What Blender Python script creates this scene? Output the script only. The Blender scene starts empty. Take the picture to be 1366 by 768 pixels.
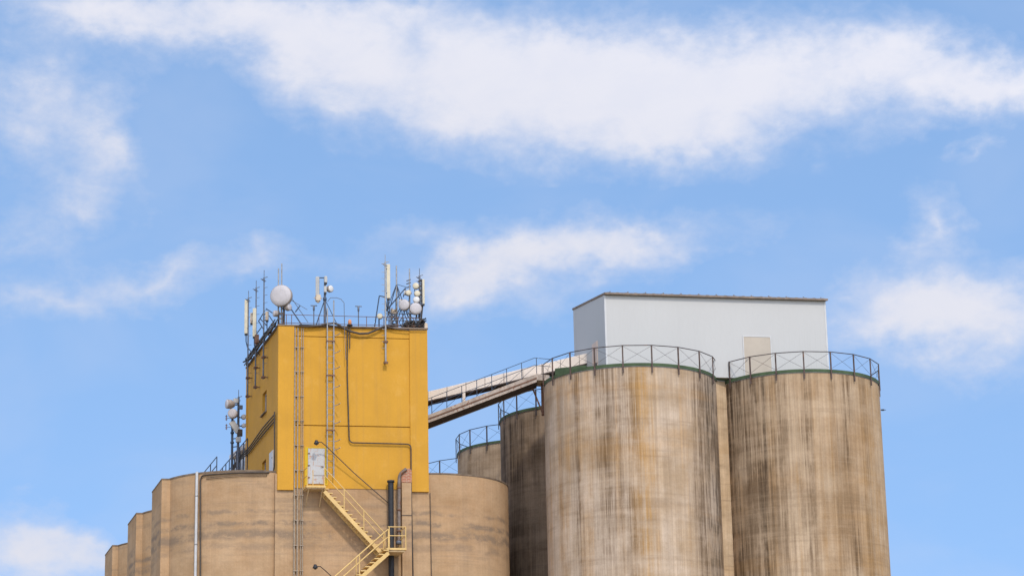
import bpy, math, random
from mathutils import Vector, Matrix
random.seed(7)
R_ = math.radians
sc = bpy.context.scene
col = sc.collection
PI = math.pi

# ------------------------------------------------------------------ camera
W, H, F = 1366.0, 768.0, 3200.0
CAM = Vector((0, 0, 1.6))
TH = math.atan(886 / F); ROLL = 0.0206
Fw = Vector((0, math.cos(TH), math.sin(TH)))
_R0 = Vector((1, 0, 0)); _U0 = Vector((0, -math.sin(TH), math.cos(TH)))
Rt = _R0 * math.cos(ROLL) - _U0 * math.sin(ROLL)
Up = _U0 * math.cos(ROLL) + _R0 * math.sin(ROLL)
def ray(px, py): return Fw * F + Rt * (px - W / 2) + Up * (H / 2 - py)
def at_y(px, py, y):
    d = ray(px, py); return CAM + d * ((y - CAM.y) / d.y)
def proj(p):
    q = p - CAM; z = q.dot(Fw)
    return (W / 2 + F * q.dot(Rt) / z, H / 2 - F * q.dot(Up) / z)

cd = bpy.data.cameras.new("camera"); cam = bpy.data.objects.new("camera", cd); col.objects.link(cam)
cd.sensor_width = 36; cd.sensor_fit = 'HORIZONTAL'; cd.lens = 36 * F / W; cd.clip_end = 5000; cd.clip_start = 0.5
M = Matrix((Rt, Up, -Fw)).transposed().to_4x4(); M.translation = CAM
cam.matrix_world = M
sc.camera = cam

class Frame:
    def __init__(s, O, au, av):
        s.O = Vector((O.x, O.y, 0)); s.U = Vector((math.cos(au), math.sin(au), 0)); s.V = Vector((-math.sin(av), math.cos(av), 0))
        s.Nu = Vector((-s.U.y, s.U.x, 0)); s.Nv = Vector((s.V.y, -s.V.x, 0))
    def pt(s, u, v, z): return s.O + s.U * u + s.V * v + Vector((0, 0, z))
    def hv(s, px, py, v):      # where the sight line meets the upright plane at depth v
        d = ray(px, py); t = (s.O + s.V * v - CAM).dot(s.Nu) / d.dot(s.Nu); return CAM + d * t
    def hu(s, px, py, u):      # where it meets the upright plane at offset u
        d = ray(px, py); t = (s.O + s.U * u - CAM).dot(s.Nv) / d.dot(s.Nv); return CAM + d * t
    def loc(s, p):
        q = p - s.O; k = s.U.dot(s.Nv); j = s.V.dot(s.Nu)
        return (q.dot(s.Nv) / k, q.dot(s.Nu) / j, p.z)

# ------------------------------------------------------------------ mesh helpers
class MB:
    def __init__(s): s.v = []; s.f = []; s.sm = []
    def add(s, vs, fs, smooth=False):
        b = len(s.v); s.v += [Vector(a) for a in vs]
        for f in fs: s.f.append([b + i for i in f]); s.sm.append(smooth)
        return s
    def hexa(s, c):            # 8 corners: bottom loop then top loop
        return s.add(c, [(0, 3, 2, 1), (4, 5, 6, 7), (0, 1, 5, 4), (1, 2, 6, 5), (2, 3, 7, 6), (3, 0, 4, 7)])
    def fbox(s, fr, u0, u1, v0, v1, z0, z1):
        return s.hexa([fr.pt(*p) for p in ((u0, v0, z0), (u1, v0, z0), (u1, v1, z0), (u0, v1, z0), (u0, v0, z1), (u1, v0, z1), (u1, v1, z1), (u0, v1, z1))])
    def box(s, c, ax, ay, az, lx, ly, lz):
        x, y, z = ax * (lx / 2), ay * (ly / 2), az * (lz / 2)
        return s.hexa([c - x - y - z, c + x - y - z, c + x + y - z, c - x + y - z, c - x - y + z, c + x - y + z, c + x + y + z, c - x + y + z])
    def beam(s, p, q, w, h, side=None):   # rectangular bar; side = horizontal width direction
        a = (q - p); L = a.length; a = a / L
        if side is None:
            side = a.cross(Vector((0, 0, 1)))
            if side.length < .05: side = Vector((1, 0, 0))
        side = (side - a * side.dot(a)).normalized(); up = side.cross(a)
        return s.box((p + q) / 2, a, side, up, L, w, h)
    def tube(s, pts, r, n=8, caps=True):
        pts = [Vector(p) for p in pts]; rings = []
        prev = None
        for i, p in enumerate(pts):
            t = ((pts[min(i + 1, len(pts) - 1)] - pts[max(i - 1, 0)])).normalized()
            if prev is None:
                x = t.cross(Vector((0, 0, 1)))
                if x.length < .1: x = t.cross(Vector((0, 1, 0)))
            else: x = prev - t * prev.dot(t)
            x.normalize(); y = t.cross(x); prev = x
            rr = r[i] if isinstance(r, (list, tuple)) else r
            rings.append([p + (x * math.cos(2 * PI * k / n) + y * math.sin(2 * PI * k / n)) * rr for k in range(n)])
        vs = [v for g in rings for v in g]; fs = []
        for i in range(len(pts) - 1):
            for k in range(n):
                k2 = (k + 1) % n; fs.append((i * n + k, i * n + k2, (i + 1) * n + k2, (i + 1) * n + k))
        s.add(vs, fs, True)
        if caps:
            s.add(rings[0], [tuple(range(n - 1, -1, -1))]); s.add(rings[-1], [tuple(range(n))])
        return s
    def rod(s, p, q, r, n=8): return s.tube([p, q], r, n)
    def lathe(s, c, ax, prof, n=32):      # prof: (distance along ax, radius)
        ax = ax.normalized(); x = ax.cross(Vector((0, 0, 1)))
        if x.length < .05: x = Vector((1, 0, 0))
        x.normalize(); y = ax.cross(x); vs = []; fs = []
        for d, r in prof:
            vs += [c + ax * d + (x * math.cos(2 * PI * k / n) + y * math.sin(2 * PI * k / n)) * r for k in range(n)]
        for i in range(len(prof) - 1):
            for k in range(n):
                k2 = (k + 1) % n; fs.append((i * n + k, i * n + k2, (i + 1) * n + k2, (i + 1) * n + k))
        s.add(vs, fs, True)
        return s
    def drum(s, cx, cy, R, z0, z1, n=128, a0=0, a1=2 * PI, top=True, zr=1):
        full = abs(a1 - a0) > 6.28; m = n if full else n + 1
        vs = []; fs = []
        for j in range(zr + 1):
            z = z0 + (z1 - z0) * j / zr
            for k in range(m):
                a = a0 + (a1 - a0) * k / n; vs.append((cx + R * math.sin(a), cy - R * math.cos(a), z))
        for j in range(zr):
            for k in range(n):
                k2 = (k + 1) % m; fs.append((j * m + k, j * m + k2, (j + 1) * m + k2, (j + 1) * m + k))
        s.add(vs, fs, True)
        if top: s.add(vs[-m:], [tuple(range(m))])
        return s
    def build(s, name, mat, parent=None, origin=None, bevel=0):
        me = bpy.data.meshes.new(name); o = bpy.data.objects.new(name, me); col.objects.link(o)
        org = Vector((0, 0, 0))
        if parent is not None:
            org = ORG[parent.name]; o.parent = parent
        elif origin is not None:
            org = Vector(origin); o.location = org
        ORG[o.name] = org
        me.from_pydata([tuple(v - org) for v in s.v], [], s.f)
        me.polygons.foreach_set('use_smooth', s.sm)
        me.materials.append(mat); me.update()
        if bevel:
            md = o.modifiers.new('bevel', 'BEVEL'); md.width = bevel; md.segments = 2; md.limit_method = 'ANGLE'
        return o
ORG = {}
def tag(o, label=None, cat=None, group=None, kind=None):
    if label: o['label'] = label
    if cat: o['category'] = cat
    if group: o['group'] = group
    if kind: o['kind'] = kind
    return o
def thing(name, label, cat, loc, group=None):
    o = bpy.data.objects.new(name, None); col.objects.link(o); o.location = loc
    o.empty_display_size = .3
    ORG[o.name] = Vector(loc); return tag(o, label, cat, group)

# ------------------------------------------------------------------ materials
def hexc(r, g, b):
    f = lambda c: (c / 12.92 if c <= .04045 else ((c + .055) / 1.055) ** 2.4)
    return (f(r / 255), f(g / 255), f(b / 255), 1)
class NT:
    def __init__(s, nt): s.nt = nt
    def n(s, t, **k):
        o = s.nt.nodes.new(t)
        for a, b in k.items(): setattr(o, a, b)
        return o
    def l(s, a, b): s.nt.links.new(a, b)
    def put(s, sock, v):
        if hasattr(v, 'is_output'): s.l(v, sock)
        else: sock.default_value = v
    def math(s, op, a, b=0.0, c=None, clamp=False):
        m = s.n('ShaderNodeMath', operation=op, use_clamp=clamp)
        s.put(m.inputs[0], a); s.put(m.inputs[1], b)
        if c is not None: s.put(m.inputs[2], c)
        return m.outputs[0]
    def mix(s, f, a, b, mode='MIX'):
        m = s.n('ShaderNodeMix', data_type='RGBA', blend_type=mode); s.put(m.inputs[0], f); s.put(m.inputs[6], a); s.put(m.inputs[7], b)
        return m.outputs[2]
    def ramp(s, f, lo, hi, a=0.0, b=1.0):
        m = s.n('ShaderNodeMapRange', interpolation_type='SMOOTHSTEP'); s.put(m.inputs[0], f)
        m.inputs[1].default_value = lo; m.inputs[2].default_value = hi; m.inputs[3].default_value = a; m.inputs[4].default_value = b
        return m.outputs[0]
    def noise(s, vec, scale, detail=4, rough=.55, off=(0, 0, 0), dist=0):
        mp = s.n('ShaderNodeMapping'); s.l(vec, mp.inputs[0]); mp.inputs[1].default_value = off
        mp.inputs[3].default_value = scale if isinstance(scale, (tuple, list)) else (scale,) * 3
        n = s.n('ShaderNodeTexNoise'); n.inputs['Scale'].default_value = 1; n.inputs['Detail'].default_value = detail
        n.inputs['Roughness'].default_value = rough; n.inputs['Distortion'].default_value = dist
        s.l(mp.outputs[0], n.inputs[0]); return n
def newmat(name):
    m = bpy.data.materials.new(name); m.use_nodes = True
    t = NT(m.node_tree); p = m.node_tree.nodes['Principled BSDF']; return m, t, p
def simple(name, c, rough=.6, metal=0, var=.12, vscale=3.0, rust=None, rustamt=.0, dirt=None, spec=.4):
    m, t, p = newmat(name); tc = t.n('ShaderNodeTexCoord').outputs['Object']
    nz = t.noise(tc, vscale, 6, .65).outputs[0]
    dark = tuple(x * (1 - var) for x in c[:3]) + (1,); lite = tuple(min(1, x * (1 + var)) for x in c[:3]) + (1,)
    cc = t.mix(t.ramp(nz, .3, .7), dark, lite)
    if rust:
        k = t.noise(tc, (9, 9, 5), 7, .7, (3, 1, 8)).outputs[0]
        cc = t.mix(t.math('MULTIPLY', t.ramp(k, .62 - rustamt * .3, .72 - rustamt * .3), .85), cc, rust)
    p.inputs['Roughness'].default_value = rough; p.inputs['Metallic'].default_value = metal
    p.inputs['Specular IOR Level'].default_value = spec
    t.l(cc, p.inputs['Base Color'])
    return m

def concrete(name, base, lite, dark, ochre, dk=.5, oc=.4, pour=.25, seed=0.0, top=30.0, bands=(), fade=(0.0, 14.0, 1.0, .45), topstain=None, R=4.7, grain=1.0, mott=1.0):
    """weathered slip-formed concrete; local origin on the axis at ground level"""
    m, t, p = newmat(name); tc = t.n('ShaderNodeTexCoord').outputs['Object']
    sep = t.n('ShaderNodeSeparateXYZ'); t.l(tc, sep.inputs[0]); x, y, z = sep.outputs
    depth = t.math('SUBTRACT', top, z)
    fd = t.ramp(depth, fade[0], fade[1], fade[2], fade[3])
    big = t.noise(tc, (.35, .35, .22), 5, .6, (seed, 0, 0)).outputs[0]
    cc = t.mix(t.ramp(big, .35, .65), base, lite)
    # ochre runs
    n1 = t.noise(tc, (1.1, 1.1, .035), 5, .62, (seed, 3, 0)).outputs[0]
    brk = t.noise(tc, (.9, .9, .5), 5, .65, (seed, 7, 1)).outputs[0]
    o1 = t.math('MULTIPLY', t.ramp(n1, .5, .66), t.ramp(brk, .3, .62, .25, 1))
    cc = t.mix(t.math('MULTIPLY', o1, oc), cc, ochre)
    # pale mineral runs
    n2 = t.noise(tc, (2.6, 2.6, .05), 4, .6, (seed, 0, 11)).outputs[0]
    cc = t.mix(t.math('MULTIPLY', t.ramp(n2, .58, .72), .4), cc, lite)
    # dark runs from the rim
    n3 = t.noise(tc, (1.7, 1.7, .03), 7, .72, (0, seed, 0)).outputs[0]
    n3b = t.noise(tc, (5.5, 5.5, .10), 5, .7, (0, seed, 4)).outputs[0]
    dm = t.math('MULTIPLY', t.ramp(n3, .5, .68), t.ramp(n3b, .34, .62, .3, 1))
    dm = t.math('MULTIPLY', dm, t.ramp(brk, .28, .6, .35, 1))
    dm = t.math('MULTIPLY', dm, fd)
    n4 = t.math('MULTIPLY', t.ramp(n3b, .60, .70), t.math('MULTIPLY', fd, .55))
    dm = t.math('MAXIMUM', dm, n4)
    cc = t.mix(t.math('MULTIPLY', dm, dk), cc, dark)
    # broad weather bands at given bearings
    if bands:
        ny = t.math('MULTIPLY', y, -1.0)
        ang = t.math('MULTIPLY', t.math('ARCTAN2', x, ny), 57.2958)
        wob = t.math('MULTIPLY', t.math('SUBTRACT', t.noise(tc, (.8, .8, .3), 4, .6, (2, seed, 1)).outputs[0], .5), 7.0)
        ang = t.math('ADD', ang, wob)
        nfb = t.noise(tc, (10, 10, .35), 5, .7, (seed, 2, 9)).outputs[0]
        for (a, w, colr, amt, d0, d1) in bands:
            g = t.ramp(t.math('ABSOLUTE', t.math('SUBTRACT', ang, a)), w * .1, w * 1.2, 1, 0)
            g = t.math('MULTIPLY', g, t.ramp(n3b, .36, .60, .15, 1))
            g = t.math('MULTIPLY', g, t.ramp(nfb, .34, .60, .35, 1))
            g = t.math('MULTIPLY', g, t.ramp(brk, .34, .60, .35, 1))
            g = t.math('MULTIPLY', t.math('MULTIPLY', g, 1.55), t.ramp(depth, d0, d1, 1, .35), clamp=True)
            cc = t.mix(t.math('MULTIPLY', g, amt), cc, colr)
    # broad level bands
    hz = t.noise(tc, (.06, .06, .55), 5, .6, (seed, 4, 4), .1).outputs[0]
    cc = t.mix(t.math('MULTIPLY', t.ramp(hz, .52, .66), t.math('MULTIPLY', t.ramp(brk, .3, .6, .3, 1), oc * .42)), cc, ochre)
    cc = t.mix(t.math('MULTIPLY', t.ramp(hz, .48, .36), .35), cc, lite)
    # fine vertical grain, broad mottling
    nf = t.noise(tc, (8.5, 8.5, .14), 5, .65, (seed, 2, 6)).outputs[0]
    cc = t.mix(grain, cc, t.mix(t.ramp(nf, .3, .7), (.86, .85, .84, 1), (1.12, 1.12, 1.12, 1)), 'MULTIPLY')
    mo = t.noise(tc, (.42, .42, .75), 7, .68, (seed, 6, 6)).outputs[0]
    cc = t.mix(mott, cc, t.mix(t.ramp(mo, .3, .7), (.82, .79, .75, 1), (1.14, 1.14, 1.16, 1)), 'MULTIPLY')
    # pour lines
    hn = t.noise(tc, (.10, .10, 2.6), 4, .65, (seed, 1, 0), .15).outputs[0]
    hb = t.noise(tc, (.55, .55, .8), 5, .65, (seed, 9, 2)).outputs[0]
    cc = t.mix(t.math('MULTIPLY', t.math('MULTIPLY', t.ramp(hn, .50, .64), t.ramp(hb, .40, .62)), pour), cc, dark)
    hn2 = t.noise(tc, (.16, .16, 5.5), 3, .6, (seed, 5, 0), .1).outputs[0]
    cc = t.mix(t.math('MULTIPLY', t.math('MULTIPLY', t.ramp(hn2, .5, .64), t.ramp(hb, .35, .6, 1, .1)), pour * .7), cc, lite)
    if topstain:
        # patched damp layers under the rim
        for (d, wd, amt, so) in topstain:
            wz = t.math('MULTIPLY', t.math('SUBTRACT', t.noise(tc, (.9, .9, .3), 5, .6, (so, 0, 0)).outputs[0], .5), .55)
            g = t.ramp(t.math('ABSOLUTE', t.math('SUBTRACT', t.math('ADD', depth, wz), d)), wd * .2, wd * 1.15, 1, 0)
            g = t.math('MULTIPLY', g, t.ramp(t.noise(tc, (.75, .75, 1.4), 7, .72, (so, so, 2)).outputs[0], .40, .58))
            cc = t.mix(t.math('MULTIPLY', g, amt), cc, dark)
    gr = t.noise(tc, 9.0, 6, .75, (seed, 0, 3)).outputs[0]
    cc = t.mix(1.0, cc, t.mix(gr, (.80, .80, .80, 1), (1.16, 1.16, 1.16, 1)), 'MULTIPLY')
    t.l(cc, p.inputs['Base Color']); p.inputs['Roughness'].default_value = .92; p.inputs['Specular IOR Level'].default_value = .2
    bp = t.n('ShaderNodeBump'); bp.inputs['Strength'].default_value = .35; bp.inputs['Distance'].default_value = .05
    t.l(t.math('ADD', t.math('MULTIPLY', hn, .6), t.math('MULTIPLY', gr, .5)), bp.inputs['Height']); t.l(bp.outputs[0], p.inputs['Normal'])
    return m

BR = (.125, .076, .040, 1); BLK = (.050, .034, .022, 1)
m_left = concrete('block_concrete', (.385, .238, .125, 1), (.43, .285, .163, 1), (.235, .165, .11, 1), (.42, .26, .13, 1),
                  dk=.35, oc=.30, pour=.42, seed=4.3, grain=.3, mott=.8, top=25.2, topstain=((.75, .16, .75, 3.0), (1.35, .2, 1.0, 9.0), (1.95, .36, .9, 15.0), (2.6, .28, .5, 21.0)))
m_A = concrete('silo_concrete_pale', (.40, .285, .180, 1), (.51, .40, .30, 1), BR, (.42, .225, .07, 1), dk=.44, oc=.55, pour=.2, mott=.65, seed=1.7, top=29.9,
               bands=((-14, 24, BR, .62, 5, 16), (4, 11, (.42, .24, .085, 1), .75, 6, 17), (-3, 6, BR, .5, 5, 14), (-40, 5, BR, .8, 6, 14), (-55, 7, BR, .4, 5, 12), (68, 30, BLK, .85, 7, 20), (47, 9, BR, .7, 6, 18), (-22, 6, BR, .7, 3, 9)))
m_B = concrete('silo_concrete_streaked', (.345, .225, .125, 1), (.46, .34, .225, 1), BR, (.36, .20, .07, 1), dk=.54, oc=.55, pour=.2, mott=.65, seed=8.9, top=30.0,
               bands=((-58, 22, BLK, .95, 7, 18), (-38, 22, BR, .8, 5, 14), (-31, 6, BLK, .6, 6, 18), (-17, 7, BR, .6, 5, 13), (-2, 7, BR, .75, 8, 20), (29, 6, BR, .9, 7, 20), (20, 6, BR, .4, 4, 12), (58, 22, (.36, .21, .085, 1), .55, 6, 20), (44, 5, BR, .5, 6, 14)))
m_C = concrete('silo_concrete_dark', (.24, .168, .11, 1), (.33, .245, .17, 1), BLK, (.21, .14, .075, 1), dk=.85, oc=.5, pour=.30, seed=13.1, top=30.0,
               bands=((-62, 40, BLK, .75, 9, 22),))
m_D = concrete('silo_concrete_mid', (.36, .265, .175, 1), (.44, .33, .22, 1), BR, (.30, .19, .09, 1), dk=.85, oc=.6, pour=.25, seed=17.7, top=30.0)
m_fill = concrete('infill_concrete', (.45, .31, .18, 1), (.50, .37, .24, 1), BR, (.48, .28, .11, 1), dk=.2, oc=.6, pour=.35, seed=21.0, top=29.8)

def yellow_mat(name, c, seed):
    m, t, p = newmat(name); tc = t.n('ShaderNodeTexCoord').outputs['Object']
    n = t.noise(tc, .45, 5, .6, (seed, 0, 0)).outputs[0]
    cc = t.mix(t.ramp(n, .3, .7), tuple(k * .93 for k in c) + (1,), tuple(min(1, k * 1.05) for k in c) + (1,))
    st = t.noise(tc, (3.2, 3.2, .07), 5, .65, (0, seed, 0)).outputs[0]
    cc = t.mix(t.math('MULTIPLY', t.ramp(st, .52, .7), .24), cc, (.36, .19, .05, 1))
    sp = t.noise(tc, (1.2, 1.2, .9), 6, .7, (seed, seed, 0)).outputs[0]
    cc = t.mix(t.math('MULTIPLY', t.ramp(sp, .52, .72), .22), cc, (.66, .38, .10, 1))
    gr = t.noise(tc, 14, 4, .7).outputs[0]
    cc = t.mix(1.0, cc, t.mix(gr, (.92, .92, .92, 1), (1.07, 1.07, 1.07, 1)), 'MULTIPLY')
    t.l(cc, p.inputs['Base Color']); p.inputs['Roughness'].default_value = .75; p.inputs['Specular IOR Level'].default_value = .25
    bp = t.n('ShaderNodeBump'); bp.inputs['Strength'].default_value = .12; bp.inputs['Distance'].default_value = .03
    t.l(gr, bp.inputs['Height']); t.l(bp.outputs[0], p.inputs['Normal']); return m
m_yel = yellow_mat('yellow_paint', (.525, .262, .026), 2.0)
m_yel2 = yellow_mat('yellow_paint_bright', (.54, .345, .015), 5.0)

def shed_mat():
    m, t, p = newmat('white_sheet_metal'); tc = t.n('ShaderNodeTexCoord').outputs['Object']
    n = t.noise(tc, (.5, .5, .2), 4, .6).outputs[0]
    cc = t.mix(n, (.425, .412, .388, 1), (.46, .447, .423, 1))
    st = t.noise(tc, (3.5, 3.5, .12), 5, .6).outputs[0]
    cc = t.mix(t.math('MULTIPLY', t.ramp(st, .55, .75), .16), cc, (.36, .35, .33, 1))
    t.l(cc, p.inputs['Base Color']); p.inputs['Roughness'].default_value = .5
    sep = t.n('ShaderNodeSeparateXYZ'); t.l(tc, sep.inputs[0])
    k = t.math('ADD', t.math('MULTIPLY', sep.outputs[0], 1.0), t.math('MULTIPLY', sep.outputs[1], .62))
    s1 = t.math('FRACT', t.math('MULTIPLY', k, 3.0))
    h = t.ramp(t.math('ABSOLUTE', t.math('SUBTRACT', s1, .5)), .30, .42)
    bp = t.n('ShaderNodeBump'); bp.inputs['Strength'].default_value = .13; bp.inputs['Distance'].default_value = .02
    t.l(h, bp.inputs['Height']); t.l(bp.outputs[0], p.inputs['Normal']); return m
m_shed = shed_mat()
m_trim = simple('shed_trim', (.50, .49, .475, 1), .5, 0, .05, 2)

RUST = (.19, .07, .028, 1)
m_rust = simple('rusty_steel', (.15, .075, .045, 1), .8, .1, .35, 6)
m_post = simple('brown_post_paint', (.085, .056, .045, 1), .7, 0, .4, 4, RUST, .2)
m_rail = simple('dark_rail_paint', (.055, .045, .045, 1), .6, .2, .3, 4, RUST, .2)
m_bluerail = simple('dark_blue_steel', (.045, .062, .095, 1), .55, .3, .25, 4)
m_green = simple('green_roof_paint', (.050, .078, .034, 1), .8, 0, .3, 1.2)
m_dgreen = simple('dark_green_roofing', (.04, .05, .035, 1), .8, 0, .25, 1.2)
m_galv = simple('galvanised_steel', (.30, .29, .28, 1), .5, .4, .2, 5)
m_conduit = simple('grey_conduit', (.33, .26, .19, 1), .6, .2, .2, 5)
m_dark = simple('black_rubber', (.018, .018, .02, 1), .6, 0, .3, 6)
m_cable = simple('brown_black_cable', (.06, .045, .035, 1), .7, 0, .3, 6)
m_cream = simple('cream_stair_paint', (.60, .395, .145, 1), .55, 0, .1, 2, (.30, .15, .06, 1), .08)
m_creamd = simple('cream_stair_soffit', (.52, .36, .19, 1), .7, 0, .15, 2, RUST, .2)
m_radome = simple('off_white_radome', (.44, .405, .40, 1), .6, 0, .08, 1.5)
m_shroud = simple('dish_shroud', (.26, .215, .185, 1), .6, 0, .2, 2)
m_cpanel = simple('cream_panel_housing', (.55, .485, .35, 1), .55, 0, .1, 2)
m_gpanel = simple('grey_panel_housing', (.40, .39, .37, 1), .5, 0, .08, 2)
m_beige = simple('beige_box_paint', (.50, .40, .29, 1), .6, 0, .12, 3, RUST, .1)
m_white = simple('white_pipe', (.58, .56, .53, 1), .5, 0, .08, 2)
m_mast = simple('mast_steel', (.115, .125, .15, 1), .55, .3, .25, 6)
m_orange = simple('orange_lamp_glass', (.55, .22, .09, 1), .35, 0, .1, 6)
m_bitumen = simple('bitumen_edge', (.16, .115, .08, 1), .9, 0, .3, 3)
m_sheeted = simple('shed_door_paint', (.42, .355, .28, 1), .55, 0, .05, 1.2)
m_pinkdoor = simple('side_door_paint', (.62, .47, .37, 1), .55, 0, .06, 1.2)
m_glass = simple('dark_window_glass', (.03, .032, .04, 1), .12, 0, .2, 1, spec=.6)
m_frame = simple('window_frame_grey', (.42, .38, .36, 1), .6, 0, .1, 3)
m_roofsh = simple('weathered_roof_sheet', (.20, .15, .115, 1), .75, .1, .25, 3, RUST, .1)
m_casing = simple('conveyor_casing_paint', (.66, .56, .47, 1), .6, 0, .08, 1.0, (.3, .18, .1, 1), .02)
m_walk = simple('walkway_stringer_paint', (.36, .29, .235, 1), .7, 0, .22, 2, RUST, .25)
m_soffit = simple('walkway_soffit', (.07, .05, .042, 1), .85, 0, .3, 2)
m_ductm = simple('stained_duct', (.17, .13, .105, 1), .6, .2, .3, 4, RUST, .25)
m_downp = simple('grey_white_pipe', (.47, .455, .44, 1), .5, 0, .1, 2)
m_roofcab = simple('cabin_roof_sheet', (.60, .53, .48, 1), .7, 0, .15, 3)
m_roofgrey = simple('roof_felt', (.22, .20, .18, 1), .9, 0, .2, 1)

def door_mat():
    m, t, p = newmat('rusty_white_door'); tc = t.n('ShaderNodeTexCoord').outputs['Object']
    n = t.noise(tc, 2.0, 4, .6).outputs[0]
    cc = t.mix(n, (.37, .36, .345, 1), (.46, .45, .435, 1))
    st = t.noise(tc, (11, 11, 1.3), 6, .7, (2, 0, 0)).outputs[0]; b = t.noise(tc, (3, 3, 2.2), 5, .7, (5, 0, 0)).outputs[0]
    cc = t.mix(t.math('MULTIPLY', t.math('MULTIPLY', t.ramp(st, .52, .64), t.ramp(b, .42, .58)), .85), cc, (.38, .17, .07, 1))
    hh = t.noise(tc, (3, 3, 14), 4, .6, (9, 0, 0)).outputs[0]
    cc = t.mix(t.math('MULTIPLY', t.ramp(hh, .60, .68), .7), cc, (.36, .15, .06, 1))
    t.l(cc, p.inputs['Base Color']); p.inputs['Roughness'].default_value = .6; return m
m_door = door_mat()
def brick_mat():
    m, t, p = newmat('worn_red_brick'); tc = t.n('ShaderNodeTexCoord').outputs['Object']
    bx = t.n('ShaderNodeTexBrick'); mp = t.n('ShaderNodeMapping'); mp.inputs[2].default_value = (PI / 2, 0, 0); t.l(tc, mp.inputs[0]); t.l(mp.outputs[0], bx.inputs[0])
    bx.inputs['Color1'].default_value = (.40, .12, .055, 1); bx.inputs['Color2'].default_value = (.30, .085, .045, 1); bx.inputs['Mortar'].default_value = (.42, .30, .21, 1)
    bx.inputs['Scale'].default_value = 1; bx.inputs['Brick Width'].default_value = .25; bx.inputs['Row Height'].default_value = .085; bx.inputs['Mortar Size'].default_value = .014
    n = t.noise(tc, 5, 6, .7).outputs[0]
    cc = t.mix(t.ramp(n, .52, .66), bx.outputs[0], (.40, .25, .16, 1))
    t.l(cc, p.inputs['Base Color']); p.inputs['Roughness'].default_value = .9; return m
m_brick = brick_mat()
def ground_mat():
    m, t, p = newmat('dry_ground'); tc = t.n('ShaderNodeTexCoord').outputs['Object']
    n = t.noise(tc, .05, 8, .65).outputs[0]; n2 = t.noise(tc, 1.5, 6, .7).outputs[0]
    cc = t.mix(t.ramp(n, .4, .6), (.36, .30, .21, 1), (.24, .22, .12, 1)); cc = t.mix(t.math('MULTIPLY', n2, .5), cc, (.34, .28, .2, 1))
    t.l(cc, p.inputs['Base Color']); p.inputs['Roughness'].default_value = 1; return m

# ------------------------------------------------------------------ setting
g = MB(); g.add([(-2500, -2500, 0), (2500, -2500, 0), (2500, 2500, 0), (-2500, 2500, 0)], [(0, 1, 2, 3)])
tag(g.build('ground', ground_mat()), kind='structure')

# ================================================================== LEFT COMPLEX
AU, AV = R_(10.5), R_(16.3)
pO = at_y(369.5, 640, 126)
L = Frame(pO, AU, AV)
def uz(px, py, v): p = L.hv(px, py, v); q = L.loc(p); return q[0], q[2]
def vz(px, py, u): p = L.hu(px, py, u); q = L.loc(p); return q[1], q[2]
RL = 4.22
uc1 = uz(331, 640, RL)[0]; uc2 = uz(574, 640, RL)[0]
ZB = uz(340, 627.5, .15)[1]                       # top of the silo block
uf0, uf1 = uz(367, 680, 0)[0], uz(573.5, 680, 0)[0]
UL = uz(216.5, 640, .6 * RL)[0]
print('ZB', ZB, 'uc', uc1, uc2, 'UL', UL, 'flat', uf0, uf1)
for px, py in ((216, 639), (203, 655), (182, 686), (150, 729)): print('pier', vz(px, py, UL))
blk = thing('silo_block', 'lobed tan concrete silo block carrying the yellow tower', 'silo block', L.pt(4, 8, 0))
VCS = (4.87, 15.15, 26.6)                      # the three rows of cells going back
for k, vc in enumerate(VCS):
    for uc, RR in ((uc1, 4.75), (uc2, 4.42)):
        c = L.pt(uc, vc - 4.75 + RR, 0); dz = .006 * (k * 2 + (uc > 3))
        b = MB(); b.drum(c.x, c.y, RR, 0, ZB - .06 - dz, 96); b.build('silo_cell', m_left, blk)
        b = MB(); b.drum(c.x, c.y, RR + .02, ZB - .06, ZB + .03 - dz, 96); b.build('coping', m_bitumen, blk)
    pv = (2.69, 13.22, 24.7)[k]
    b = MB(); b.fbox(L, UL, uc1, pv, pv + 3.86, 0, ZB - .07); b.build('pier', m_left, blk)
    b = MB(); b.fbox(L, UL - .02, uc1, pv - .02, pv + 3.88, ZB - .07, ZB + .004); b.build('coping', m_bitumen, blk)
b = MB(); b.fbox(L, uc1 - 2.2, uc2 + 2.2, RL + 1, 27, 0, ZB - .22); b.build('core_wall', m_left, blk)
b = MB(); b.fbox(L, uf0, uf1, 0, RL, 0, ZB - .16); b.build('front_panel', m_left, blk)
b = MB(); b.fbox(L, uc1, uc2, RL, 27.5, ZB - 2, ZB - .02); b.build('roof_slab', m_roofgrey, blk)

# ------------------------------------------------------------------ yellow tower
ZT = uz(369.5, 434, -.12)[1]
U1 = uz(570.6, 500, -.12)[0]
VB = vz(328.5, 490, 0)[0]
print('tower ZT', ZT, 'U1', U1, 'VB', VB)
tw = thing('tower', 'yellow rendered tower with rooftop antennas rising from the silo block', 'tower', L.pt(U1 / 2, VB / 2, ZB))
zc = uz(460, 651.5, 0)[1]; zg = uz(460, 568, 0)[1]; zt2 = uz(460, 450, 0)[1]
up0, up1 = uz(392, 540, -.1)[0], uz(547, 540, -.1)[0]
zpl = uz(380, 653, -.1)[1]; zpr = uz(560, 655.6, -.1)[1]
b = MB(); b.fbox(L, .35, U1 - .02, .10, VB - .02, zc + .02, ZT - .05); b.build('core_wall', m_yel, tw)
b = MB()
for z0, z1 in ((zc, zg - .025), (zg + .025, zt2 - .02), (zt2 + .02, ZT - .02)): b.fbox(L, up0 - .05, up1 + .05, -.035, .3, z0, z1)
b.build('front_wall', m_yel, tw)
b = MB(); b.fbox(L, 0, up0, -.12, .35, zpl, ZT); b.build('pilaster', m_yel, tw, bevel=.01)
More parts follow.
